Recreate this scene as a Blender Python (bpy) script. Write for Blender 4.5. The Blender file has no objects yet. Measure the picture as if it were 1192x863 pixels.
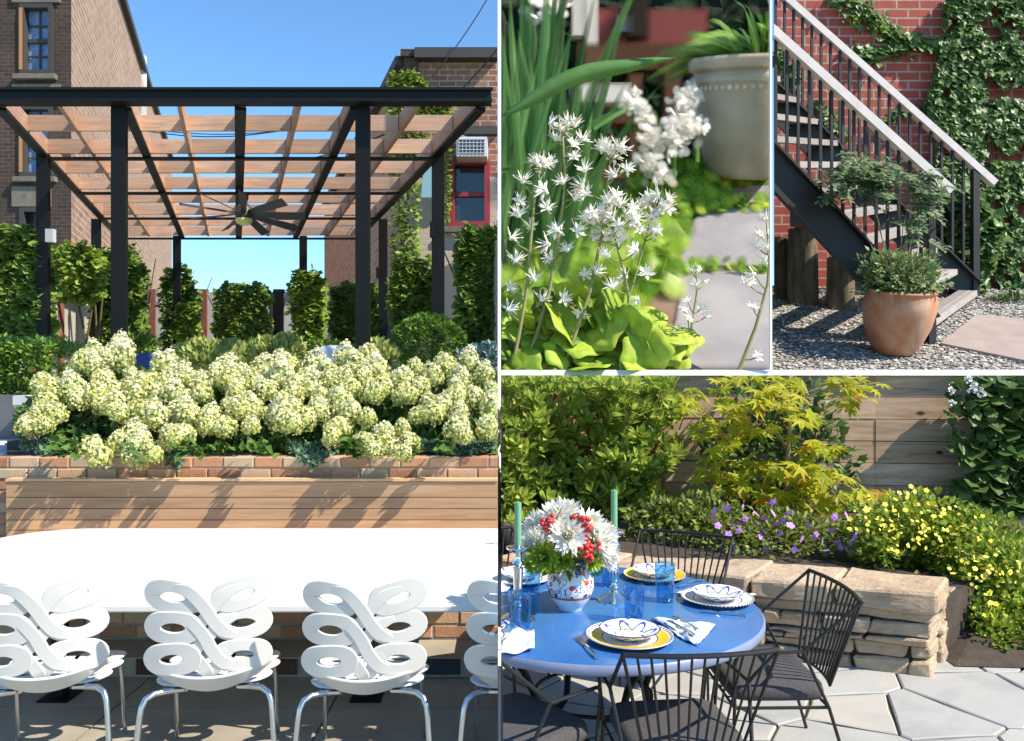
import bpy, bmesh, math, random
import numpy as np
from mathutils import Vector, Matrix
random.seed(7); rng = np.random.default_rng(11)
scene = bpy.context.scene; COL = scene.collection
F = 925.0; CX = 596.0; HY = 434.0; EYE = 1.95
def P(px, py, Y): return np.array([(px-CX)/F*Y, Y, EYE+(HY-py)/F*Y])
def on_z(px, py, z):
    Y = (EYE-z)*F/(py-HY); return P(px, py, Y)
def PX(p): return CX+F*p[0]/p[1]
R = math.radians
# ------------------------------------------------------------------ mesh builder
class MB:
    def __init__(s): s.v=[]; s.f=[]; s.m=[]; s.r=[]; s.n=0; s.a=[]
    def add(s, v, f, mat=0, rnd=None, a=None):
        v=np.asarray(v,float).reshape(-1,3); o=s.n
        s.v.append(v); s.n+=len(v)
        s.a.append(np.ones(len(v)) if a is None else np.asarray(a,float))
        if rnd is None: rnd=random.random()
        for k,q in enumerate(f):
            s.f.append(tuple(int(i)+o for i in q)); s.m.append(mat)
            s.r.append(float(rnd[k]) if hasattr(rnd,'__len__') else rnd)
        return s
    def hexa(s, p, mat=0, rnd=None):   # 8 points: bottom 0-3 ccw, top 4-7
        return s.add(p,[(3,2,1,0),(4,5,6,7),(0,1,5,4),(1,2,6,5),(2,3,7,6),(3,0,4,7)],mat,rnd)
    def box(s, lo, hi, mat=0, rnd=None):
        x0,y0,z0=lo; x1,y1,z1=hi
        return s.hexa([(x0,y0,z0),(x1,y0,z0),(x1,y1,z0),(x0,y1,z0),(x0,y0,z1),(x1,y0,z1),(x1,y1,z1),(x0,y1,z1)],mat,rnd)
    def bar(s, a, b, w, h, up=(0,0,1), mat=0, rnd=None):  # rectangular bar from a to b, w across, h along up
        a=np.asarray(a,float); b=np.asarray(b,float); d=b-a; d/=np.linalg.norm(d)
        up=np.asarray(up,float); sd=np.cross(d,up); sd/=np.linalg.norm(sd); u=np.cross(sd,d)
        q=[]
        for e in (a,b):
            q.append([e-sd*w/2-u*h/2, e+sd*w/2-u*h/2, e+sd*w/2+u*h/2, e-sd*w/2+u*h/2])
        p=q[0]+q[1]
        return s.add(p,[(0,1,2,3)[::-1],(4,5,6,7),(0,1,5,4),(1,2,6,5),(2,3,7,6),(3,0,4,7)],mat,rnd)
    def tube(s, pts, r, n=8, mat=0, closed=False, rnd=None):
        pts=np.asarray(pts,float); m=len(pts)
        rr=np.full(m,r) if not hasattr(r,'__len__') else np.asarray(r,float)
        T=np.zeros_like(pts)
        if closed: T=np.roll(pts,-1,0)-np.roll(pts,1,0)
        else:
            T[1:-1]=pts[2:]-pts[:-2]; T[0]=pts[1]-pts[0]; T[-1]=pts[-1]-pts[-2]
        T/=np.linalg.norm(T,axis=1)[:,None]+1e-12
        ref=np.array([0,0,1.]) if abs(T[0][2])<.9 else np.array([1.,0,0])
        V=[]; nrm=ref-T[0]*ref.dot(T[0]); nrm/=np.linalg.norm(nrm)
        ang=np.linspace(0,2*math.pi,n,endpoint=False)
        for i in range(m):
            nrm=nrm-T[i]*nrm.dot(T[i]); nrm/=np.linalg.norm(nrm)+1e-12
            bi=np.cross(T[i],nrm)
            V.append(pts[i]+rr[i]*(np.cos(ang)[:,None]*nrm+np.sin(ang)[:,None]*bi))
        V=np.concatenate(V); f=[]
        for i in range(m if closed else m-1):
            j=(i+1)%m
            for k in range(n): f.append((i*n+k,i*n+(k+1)%n,j*n+(k+1)%n,j*n+k))
        if not closed:
            f.append(tuple(range(n))[::-1]); f.append(tuple((m-1)*n+k for k in range(n)))
        return s.add(V,f,mat,rnd)
    def lathe(s, prof, c=(0,0,0), n=32, mat=0, mats=None, rnd=None, ax=None):
        prof=np.asarray(prof,float); m=len(prof); ang=np.linspace(0,2*math.pi,n,endpoint=False)
        V=np.zeros((m,n,3)); V[:,:,0]=prof[:,0:1]*np.cos(ang); V[:,:,1]=prof[:,0:1]*np.sin(ang); V[:,:,2]=prof[:,1:2]
        V=V.reshape(-1,3)
        if ax is not None: V=V@np.asarray(ax).T
        V=V+np.asarray(c,float)
        for i in range(m-1):
            f=[(i*n+k,i*n+(k+1)%n,(i+1)*n+(k+1)%n,(i+1)*n+k) for k in range(n)]
            if i==0: s.add(V,f,mats[i] if mats else mat,rnd); o=s.n-len(V)
            else:
                for q in f: s.f.append(tuple(x+o for x in q)); s.m.append(mats[i] if mats else mat); s.r.append(s.r[-1])
        if prof[0,0]>1e-6: s.f.append(tuple(o+k for k in range(n))[::-1]); s.m.append(mats[0] if mats else mat); s.r.append(s.r[-1])
        if prof[-1,0]>1e-6: s.f.append(tuple(o+(m-1)*n+k for k in range(n))); s.m.append(mats[-1] if mats else mat); s.r.append(s.r[-1])
        return s
    def ribbon(s, pts, hw, th, nrm, closed=False, mat=0, rnd=None):
        """flat band swept along pts; hw half width per point, nrm face normals, rounded edges"""
        pts=np.asarray(pts,float); m=len(pts); hw=np.full(m,hw) if not hasattr(hw,'__len__') else np.asarray(hw,float)
        nrm=np.asarray(nrm,float)
        if nrm.ndim==1: nrm=np.tile(nrm,(m,1))
        T=np.roll(pts,-1,0)-np.roll(pts,1,0)
        if not closed: T[0]=pts[1]-pts[0]; T[-1]=pts[-1]-pts[-2]
        T/=np.linalg.norm(T,axis=1)[:,None]+1e-12
        S=np.cross(T,nrm); S/=np.linalg.norm(S,axis=1)[:,None]+1e-12
        h=th/2; e=min(th*.35,.004)
        V=[]
        for i in range(m):
            w=hw[i]
            prof=[(-w+e,-h),(w-e,-h),(w,-h+e),(w,h-e),(w-e,h),(-w+e,h),(-w,h-e),(-w,-h+e)]
            V+= [pts[i]+S[i]*a+nrm[i]*b for a,b in prof]
        n=8; f=[]
        for i in range(m if closed else m-1):
            j=(i+1)%m
            for k in range(n): f.append((i*n+k,i*n+(k+1)%n,j*n+(k+1)%n,j*n+k))
        if not closed: f.append(tuple(range(n))[::-1]); f.append(tuple((m-1)*n+k for k in range(n)))
        return s.add(V,f,mat,rnd)
    def prism(s, poly, d, mat=0, rnd=None):   # polygon of 3D points extruded along vector d
        p=np.asarray(poly,float); n=len(p); q=p+np.asarray(d,float)
        return s.add(np.concatenate([p,q]),[tuple(range(n))[::-1],tuple(range(n,2*n))]+[(k,(k+1)%n,n+(k+1)%n,n+k) for k in range(n)],mat,rnd)
    def sphere(s, c, r, mat=0, seg=10, ring=6, rnd=None):
        r=np.array([r]*3 if not hasattr(r,'__len__') else r,float)
        t=np.linspace(-math.pi/2,math.pi/2,ring+1)
        prof=[(max(math.cos(x),1e-4),math.sin(x)) for x in t]
        o=MB(); o.lathe(prof,n=seg)
        return s.add(np.concatenate(o.v)*r+np.asarray(c,float),o.f,mat,rnd)
    def leaves(s, tv, tf, pos, ax, nr, size, mat=0, rnd=None, ta=None):
        """many copies of a leaf template (x across, y along, z normal)"""
        pos=np.asarray(pos,float); n=len(pos)
        if n==0: return s
        ax=ax/(np.linalg.norm(ax,axis=1)[:,None]+1e-9)
        nr=nr-ax*np.sum(nr*ax,1)[:,None]; nr/=np.linalg.norm(nr,axis=1)[:,None]+1e-9
        sx=np.cross(ax,nr); tv=np.asarray(tv,float); size=np.broadcast_to(np.asarray(size,float),(n,))
        V=(sx[:,None,:]*tv[None,:,0:1]+ax[:,None,:]*tv[None,:,1:2]+nr[:,None,:]*tv[None,:,2:3])*size[:,None,None]+pos[:,None,:]
        if rnd is None: rnd=rng.random(n)
        k=len(tv); o=s.n; s.v.append(V.reshape(-1,3)); s.n+=n*k
        s.a.append(np.tile(np.ones(k) if ta is None else np.asarray(ta,float),n))
        for i in range(n):
            b=o+i*k; r=float(rnd[i])
            for q in tf: s.f.append(tuple(b+j for j in q)); s.m.append(mat); s.r.append(r)
        return s
    def build(s, name, mats, parent=None, loc=None, smooth=False, clip=None, alpha=False):
        if not isinstance(mats,(list,tuple)): mats=[mats]
        v=np.concatenate(s.v) if s.v else np.zeros((0,3))
        org=np.zeros(3) if loc is None else np.array(loc,float); q=parent
        while q is not None: org=org+np.array(q.location); q=q.parent
        me=bpy.data.meshes.new(name); me.from_pydata((v-org).tolist(),[],s.f)
        for m in mats: me.materials.append(m)
        me.polygons.foreach_set('material_index',s.m)
        if smooth: me.polygons.foreach_set('use_smooth',[True]*len(s.f))
        at=me.attributes.new('rnd','FLOAT','FACE'); at.data.foreach_set('value',s.r)
        if alpha:
            at=me.attributes.new('soft','FLOAT','POINT'); at.data.foreach_set('value',np.concatenate(s.a))
        if smooth and smooth!=True: me.set_sharp_from_angle(angle=R(smooth))
        o=bpy.data.objects.new(name,me); COL.objects.link(o)
        if parent is not None:
            o.parent=parent
            if loc is not None: o.location=tuple(float(x) for x in loc)
        else: o.location=org
        if clip: clip_mesh(o,clip,org)
        return o
def clip_mesh(o, planes, org=None, M=None):
    """trim a mesh by world planes (point, outward normal)"""
    bm=bmesh.new(); bm.from_mesh(o.data)
    for co,no in planes:
        co=Vector(co); no=Vector(no)
        if M is not None:
            Mi=M.inverted(); lco=Mi@co; lno=(M.to_3x3().transposed()@no).normalized()
        else: lco=co-Vector(org); lno=no
        g=bm.verts[:]+bm.edges[:]+bm.faces[:]
        bmesh.ops.bisect_plane(bm,geom=g,plane_co=lco,plane_no=lno,clear_outer=True)
    bm.to_mesh(o.data); bm.free()
def vplane(px, side):   # vertical plane through the line of sight at px; side=+1 removes what lies right of it
    n=np.array([1.0,-(px-CX)/F,0]); n/=np.linalg.norm(n); return ((0,0,EYE),tuple(n*side))
A_R=[vplane(579.5,1)]; D_L=[vplane(583.5,-1)]; B_L=[vplane(583.5,-1)]; B_R=[vplane(896.5,1)]; C_L=[vplane(901,-1)]
D_T=[((0,0,EYE-.027),(0,0,1))]; BC_B=[((0,0,EYE+.028),(0,0,-1))]
def clip_tree(root, planes):
    bpy.context.view_layer.update()
    def go(o):
        if o.type=='MESH':
            o.data=o.data.copy(); clip_mesh(o,planes,M=o.matrix_world.copy())
            if len(o.data.polygons)==0 and o is not root:
                bpy.data.objects.remove(o); return
        for c in list(o.children): go(c)
    go(root)
# ------------------------------------------------------------------ objects
def tag(o,label,cat,group=None,kind=None):
    o['label']=label; o['category']=cat
    if group: o['group']=group
    if kind: o['kind']=kind
    return o
def thing(name,label,cat,loc=(0,0,0),group=None):
    o=bpy.data.objects.new(name,None); COL.objects.link(o); o.location=tuple(float(x) for x in loc); o.empty_display_size=.1
    return tag(o,label,cat,group)
def struct(o): o['kind']='structure'; return o
def dup(o,parent=None,label=None,loc=None,rz=None):
    c=o.copy(); COL.objects.link(c)
    if parent is not None: c.parent=parent
    for ch in list(o.children): dup(ch,c)
    if label: c['label']=label
    if loc is not None: c.location=tuple(float(x) for x in loc)
    if rz is not None: c.rotation_euler=(0,0,rz)
    return c
# ------------------------------------------------------------------ materials
def new_mat(name):
    m=bpy.data.materials.new(name); m.use_nodes=True; nt=m.node_tree
    b=nt.nodes['Principled BSDF']; return m,nt,b
def N(nt,t,props=None,**inp):
    n=nt.nodes.new(t)
    for k,v in (props or {}).items(): setattr(n,k,v)
    for k,v in inp.items():
        key=k.replace('_',' ') if k not in n.inputs else k
        s=n.inputs[int(k[1:])] if k[0]=='i' and k[1:].isdigit() else n.inputs[key]
        if isinstance(v,bpy.types.NodeSocket): nt.links.new(v,s)
        elif isinstance(v,bpy.types.Node): nt.links.new(v.outputs[0],s)
        else: s.default_value=v
    return n
def c4(c): return (c[0],c[1],c[2],1)
def ramp(nt,fac,stops,interp='LINEAR'):
    n=nt.nodes.new('ShaderNodeValToRGB'); n.color_ramp.interpolation=interp
    e=n.color_ramp.elements
    while len(e)<len(stops): e.new(.5)
    for i,(p,c) in enumerate(stops): e[i].position=p; e[i].color=c4(c)
    nt.links.new(fac,n.inputs[0]); return n.outputs[0]
def objco(nt): return N(nt,'ShaderNodeTexCoord').outputs['Object']
def noise(nt,scale,detail=4,vec=None,rough=.55,dist=0):
    n=N(nt,'ShaderNodeTexNoise',Scale=scale,Detail=detail,Roughness=rough,Distortion=dist)
    nt.links.new(vec if vec is not None else objco(nt),n.inputs['Vector']); return n.outputs['Fac']
def mapping(nt,scale,rot=(0,0,0)):
    m=N(nt,'ShaderNodeMapping',Scale=scale,Rotation=rot); nt.links.new(objco(nt),m.inputs['Vector']); return m.outputs[0]
def mixc(nt,fac,a,b,mode='MIX'):
    n=nt.nodes.new('ShaderNodeMix'); n.data_type='RGBA'; n.blend_type=mode
    for s,v in ((n.inputs[0],fac),(n.inputs[6],a),(n.inputs[7],b)):
        if isinstance(v,bpy.types.NodeSocket): nt.links.new(v,s)
        else: s.default_value=v if not hasattr(v,'__len__') else (c4(v) if len(v)==3 else v)
    return n.outputs[2]
def math_(nt,op,a,b=0.0,c=None):
    n=nt.nodes.new('ShaderNodeMath'); n.operation=op
    for i,v in enumerate((a,b,c)):
        if v is None: continue
        if isinstance(v,bpy.types.NodeSocket): nt.links.new(v,n.inputs[i])
        else: n.inputs[i].default_value=v
    return n.outputs[0]
def bump(nt,b,h,strength=.3,dist=.02):
    n=N(nt,'ShaderNodeBump',Strength=strength,Distance=dist); nt.links.new(h,n.inputs['Height']); nt.links.new(n.outputs[0],b.inputs['Normal']); return n
def rndattr(nt):
    n=nt.nodes.new('ShaderNodeAttribute'); n.attribute_name='rnd'; return n.outputs['Fac']
def plain(name,c,rough=.5,metal=0,c2=None,nscale=6,bumps=0,bscale=60,coat=0,spec=None):
    m,nt,b=new_mat(name); b.inputs['Roughness'].default_value=rough; b.inputs['Metallic'].default_value=metal
    if c2 is not None:
        nt.links.new(ramp(nt,noise(nt,nscale),[(.3,c),(.7,c2)]),b.inputs['Base Color'])
    else: b.inputs['Base Color'].default_value=c4(c)
    if bumps: bump(nt,b,noise(nt,bscale),bumps,.01)
    if coat: b.inputs['Coat Weight'].default_value=coat
    if spec is not None: b.inputs['Specular IOR Level'].default_value=spec
    return m
def leafmat(name,stops,rough=.5,trans=.25,tcol=None):
    """leaf colours spread over the leaves by their own random value"""
    m,nt,b=new_mat(name); col=ramp(nt,rndattr(nt),stops)
    nv=noise(nt,9,2); col=mixc(nt,.35,col,ramp(nt,nv,[(.3,stops[0][1]),(.7,stops[-1][1])]))
    nt.links.new(col,b.inputs['Base Color']); b.inputs['Roughness'].default_value=rough; b.inputs['Specular IOR Level'].default_value=.35
    t=N(nt,'ShaderNodeBsdfTranslucent'); nt.links.new(mixc(nt,.5,col,tcol or stops[-1][1]),t.inputs['Color'])
    mx=N(nt,'ShaderNodeMixShader'); mx.inputs[0].default_value=trans
    nt.links.new(b.outputs[0],mx.inputs[1]); nt.links.new(t.outputs[0],mx.inputs[2])
    nt.links.new(mx.outputs[0],nt.nodes['Material Output'].inputs['Surface']); return m
def woodmat(name,stops,axis=0,rough=.55,knots=False,sc=1.0):
    """grain stretched along an axis, tone varied board by board"""
    m,nt,b=new_mat(name); s=[26*sc,26*sc,26*sc]; s[axis]=1.6*sc
    g=noise(nt,1.0,6,mapping(nt,tuple(s)),.6,.8)
    col=ramp(nt,g,stops)
    r=rndattr(nt); v=math_(nt,'MULTIPLY_ADD',r,.5,.75)
    hs=N(nt,'ShaderNodeHueSaturation'); nt.links.new(col,hs.inputs['Color']); nt.links.new(v,hs.inputs['Value']); col=hs.outputs[0]
    blot=noise(nt,2.2*sc,3); col=mixc(nt,ramp(nt,blot,[(.45,(0,0,0)),(.75,(.35,.35,.35))]),col,stops[0][1])
    if knots:
        s2=[1.5,.01,2.6]
        vo=N(nt,'ShaderNodeTexVoronoi',Scale=1.0); nt.links.new(mapping(nt,tuple(s2)),vo.inputs['Vector'])
        col=mixc(nt,ramp(nt,vo.outputs['Distance'],[(.045,(1,1,1)),(.085,(0,0,0))]),col,(.035,.02,.013))
    nt.links.new(col,b.inputs['Base Color']); b.inputs['Roughness'].default_value=rough; bump(nt,b,g,.25,.004); return m
def brickface(name,stops,dirt=(.05,.045,.04),dirtamt=.4):
    m,nt,b=new_mat(name); col=ramp(nt,rndattr(nt),stops)
    col=mixc(nt,math_(nt,'MULTIPLY',noise(nt,14,5),dirtamt),col,dirt); col=mixc(nt,ramp(nt,noise(nt,40,3),[(.5,(0,0,0)),(.8,(.3,.3,.3))]),col,(.6,.5,.42))
    nt.links.new(col,b.inputs['Base Color']); b.inputs['Roughness'].default_value=.9; bump(nt,b,noise(nt,70,6),.6,.006); return m
def brickwall(name,c1,c2,mortar,bw,bh,axis='x',stain=None,stainamt=.5,off=(0,0),msize=.012,second=None,split=None,relief=.6):
    """brick bond laid over a wall face (axis = horizontal direction of the face)"""
    m,nt,b=new_mat(name); sp=N(nt,'ShaderNodeSeparateXYZ'); nt.links.new(objco(nt),sp.inputs[0])
    cb=N(nt,'ShaderNodeCombineXYZ'); nt.links.new(sp.outputs[0 if axis=='x' else 1],cb.inputs[0]); nt.links.new(sp.outputs[2],cb.inputs[1])
    br=N(nt,'ShaderNodeTexBrick',Scale=1.0,Color1=c4(c1),Color2=c4(c2),Mortar=c4(mortar)); nt.links.new(cb.outputs[0],br.inputs['Vector'])
    br.inputs['Mortar Size'].default_value=msize; br.inputs['Brick Width'].default_value=bw; br.inputs['Row Height'].default_value=bh; br.inputs['Mortar Smooth'].default_value=.2; br.inputs['Bias'].default_value=0
    col=br.outputs['Color']
    col=mixc(nt,ramp(nt,noise(nt,1.0/bw*2.3,4),[(.35,(0,0,0)),(.75,(.5,.5,.5))]),col,(c1[0]*.55,c1[1]*.5,c1[2]*.5))
    if stain: col=mixc(nt,math_(nt,'MULTIPLY',ramp(nt,noise(nt,.35,5),[(.4,(0,0,0)),(.65,(1,1,1))]),stainamt),col,stain)
    if second:   # old paint left on the lower part, with a ragged edge
        z=math_(nt,'ADD',sp.outputs[2],math_(nt,'MULTIPLY_ADD',noise(nt,1.1,6),3.0,-1.5)); col=mixc(nt,math_(nt,'MULTIPLY',math_(nt,'LESS_THAN',z,split),.8),col,second)
    nt.links.new(col,b.inputs['Base Color']); b.inputs['Roughness'].default_value=.92
    h=mixc(nt,.25,br.outputs['Fac'],noise(nt,12/bw*.3,5)); iv=math_(nt,'SUBTRACT',1.0,br.outputs['Fac']); h=math_(nt,'ADD',iv,math_(nt,'MULTIPLY',noise(nt,8/bw,5),.35))
    bump(nt,b,h,relief,bh*.12); return m
# leaf templates
LEAF=([(0,0,0),(.3,.45,.07),(0,1,-.05),(-.3,.45,.07),(0,.5,0)],[(0,1,4),(1,2,4),(2,3,4),(3,0,4)])
ROUND=([(0,0,0),(.38,.25,.05),(.42,.6,.05),(0,1,-.04),(-.42,.6,.05),(-.38,.25,.05),(0,.5,0)],[(0,1,6),(1,2,6),(2,3,6),(3,4,6),(4,5,6),(5,0,6)])
SIMPLE=([(0,0,0),(.28,.5,.06),(0,1,0),(-.28,.5,.06)],[(0,1,2),(0,2,3)])
IVY=([(0,0,0),(.34,-.12,0),(.56,.3,.06),(.34,.5,.04),(0,1,-.08),(-.34,.5,.04),(-.56,.3,.06),(-.34,-.12,0),(0,.35,0)],[(0,1,8),(1,2,8),(2,3,8),(3,4,8),(4,5,8),(5,6,8),(6,7,8),(7,0,8)])
def star_leaf(lobes,inner=.28):
    v=[(0,.15,0)]; n=len(lobes)
    for i,(ang,l,) in enumerate(lobes):
        a=R(ang); v.append((math.sin(a)*l,.15+math.cos(a)*l,-.12*l))
        if i<n-1:
            am=R((ang+lobes[i+1][0])/2); v.append((math.sin(am)*inner,.15+math.cos(am)*inner,.02))
    v.append((0,0,0)); k=len(v)
    f=[(0,i+1,i) for i in range(1,k-1)]+[(0,1,k-1)]
    return v,f
MAPLE=star_leaf([(-125,.4),(-80,.68),(-38,.85),(0,.95),(38,.85),(80,.68),(125,.4)],.34)
def unit(n):
    d=rng.normal(size=(n,3)); return d/np.linalg.norm(d,axis=1)[:,None]
def lump(d,f=3.0,s=0):
    return (np.sin(d[:,0]*f+1.3+s)+np.sin(d[:,1]*f*1.3+2.1*s)+np.sin(d[:,2]*f*1.1+.7+s)+np.sin((d[:,0]+d[:,2])*f*2.1+s))/4
def ell(c,r,n,shell=.55,lum=.12,f=4,s=0):
    d=unit(n); rad=1-shell*rng.random(n)**1.6; rad=rad*(1+lum*lump(d,f,s)*2)
    return np.asarray(c)+d*np.asarray(r)*rad[:,None], d
def scatter(mb,tmpl,pos,out,size,mat=0,spread=.7,up=.2,rnd=None,droop=0,jit=.3,face=None):
    """leaves grow outwards with random spread, blades turned to the light"""
    n=len(pos); ax=out+unit(n)*spread+np.array([0,0,up-droop]); nr=np.array([0,-.2,1.0])*.8+out*.6+unit(n)*.5 if face is None else np.asarray(face)+unit(n)*.45
    sz=size*(1+jit*(rng.random(n)*2-1)); return mb.leaves(tmpl[0],tmpl[1],pos,ax,nr,sz,mat,rnd)
EXPO=1.02
# =================================================================== LEFT COURTYARD
SK=-(CX-276)/F                                   # depth lines sheared sideways to meet the image's vanishing point; fronts stay square-on
def U(px,Y0): return (px-276)*Y0/F
def XY(u,Y): return u+SK*Y
M_black=plain('black_steel',(.007,.007,.007),.5,0,spec=.22)
M_white=plain('white_lacquer',(.76,.76,.74),.25)
M_chairw=plain('white_plastic',(.64,.63,.60),.38)
M_chrome=plain('brushed_steel',(.6,.62,.64),.28,1)
M_brickA=brickface('old_orange_brick',[(0,(.36,.16,.085)),(.35,(.56,.28,.15)),(.7,(.66,.42,.26)),(1,(.52,.40,.26))],dirtamt=.35)
M_mortar=plain('lime_mortar',(.36,.31,.25),.95,c2=(.27,.23,.18),bumps=.4)
M_bench=woodmat('oiled_cedar',[(.25,(.46,.26,.13)),(.5,(.60,.36,.19)),(.75,(.70,.46,.27))],0)
M_raft_x=woodmat('pergola_cedar_across',[(.25,(.36,.22,.14)),(.5,(.52,.33,.215)),(.75,(.62,.42,.29))],0)
M_raft_y=woodmat('pergola_cedar_along',[(.25,(.30,.17,.10)),(.5,(.44,.26,.165)),(.75,(.54,.35,.235))],1)
M_conc=plain('concrete',(.25,.22,.17),.9,c2=(.35,.315,.25),nscale=2.5,bumps=.25,bscale=80)
M_deck=plain('pale_paving',(.52,.53,.55),.85,c2=(.6,.6,.6),nscale=3,bumps=.1)
M_soil=plain('dark_soil',(.035,.025,.018),.95,c2=(.07,.05,.035),nscale=9,bumps=.8,bscale=40)
M_dgreen=leafmat('hydrangea_leaf',[(0,(.035,.09,.02)),(.6,(.075,.16,.03)),(1,(.15,.26,.05))],.5)
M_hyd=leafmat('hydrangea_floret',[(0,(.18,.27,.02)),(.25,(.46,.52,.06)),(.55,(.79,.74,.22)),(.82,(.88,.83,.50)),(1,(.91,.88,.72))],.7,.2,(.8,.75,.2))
M_stem=plain('green_brown_stem',(.10,.09,.035),.8)
M_ivy=leafmat('ivy_green',[(0,(.06,.13,.03)),(.5,(.15,.26,.05)),(1,(.32,.44,.09))],.45,.4)
M_ivy2=leafmat('ivy_lime',[(0,(.08,.16,.02)),(.5,(.21,.33,.04)),(1,(.38,.48,.08))],.45,.35)
M_box=leafmat('boxwood_leaf',[(0,(.06,.14,.02)),(.5,(.13,.26,.035)),(1,(.26,.40,.06))],.45,.25)
M_blue=leafmat('blue_grey_needle',[(0,(.12,.18,.17)),(1,(.30,.40,.40))],.6,.1)
# ---- ground
g=MB(); g.add([(-250,-30,0),(250,-30,0),(250,400,0),(-250,400,0)],[(0,1,2,3)])
struct(g.build('ground',plain('bare_ground',(.16,.15,.12),.95,c2=(.10,.11,.06),nscale=.5)))
g=MB()
for i in range(-5,4):
    for j in range(0,7):
        x0=-1.05+i*1.25; y0=1.0+j*.72
        g.box((x0+.006,y0+.006,.004),(x0+1.244,y0+.714,.012))
struct(g.build('patio',M_conc,clip=A_R))
# raised terrace behind the planter
g=MB(); xr=lambda Y:(579-CX)/F*Y
g.hexa([(-14,7.05,-.2),(xr(7.05),7.05,-.2),(xr(26),26,-.2),(-22,26,-.2),(-14,7.05,1.2),(xr(7.05),7.05,1.2),(xr(26),26,1.2),(-22,26,1.2)])
struct(g.build('terrace',M_deck))
# ---- table
tb=thing('dining_table','long white glossy table with rounded corners in front of the wooden bench','table',(-1.7,5.1,0))
n=10; pts=[]
x0,x1,y0,y1=P(-25,640,5.6)[0],.4,4.10,6.13; r=.55
for (cx_,cy_,a0,r) in ((x0+.35,y0+.35,180,.35),(x1-.35,y0+.35,270,.35),(x1-r,y1-r,0,r),(x0+r,y1-r,90,r)):
    for k in range(n+1):
        a=R(a0+90*k/n); pts.append((cx_+r*math.cos(a),cy_+r*math.sin(a)))
pts=np.array(pts); N_=len(pts); cen=pts.mean(0)
g=MB(); prof=[(-.012,.712),(0,.72),(0,.742),(-.008,.75)]
V=[]
for d,z in prof:
    q=pts+(pts-cen)/np.linalg.norm(pts-cen,axis=1)[:,None]*d; V+= [(a,b,z) for a,b in q]
fs=[]
for i in range(3):
    for k in range(N_): fs.append((i*N_+k,i*N_+(k+1)%N_,(i+1)*N_+(k+1)%N_,(i+1)*N_+k))
fs.append(tuple(range(N_))[::-1]); fs.append(tuple(3*N_+k for k in range(N_)))
g.add(V,fs); g.build('tabletop',M_white,tb,clip=A_R)
for px in (70,428):
    for sgn in (-1,1):
        c=P(px,500,4.75); c[0]+=sgn*.10*0; c[1]+= .45*(sgn+1)
        g=MB(); g.bar((c[0],c[1],.012),(c[0],c[1],.712),.07,.07,up=(0,1,0)); g.box((c[0]-.09,c[1]-.09,.012),(c[0]+.09,c[1]+.09,.022)); g.build('leg',M_black,tb)
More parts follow.
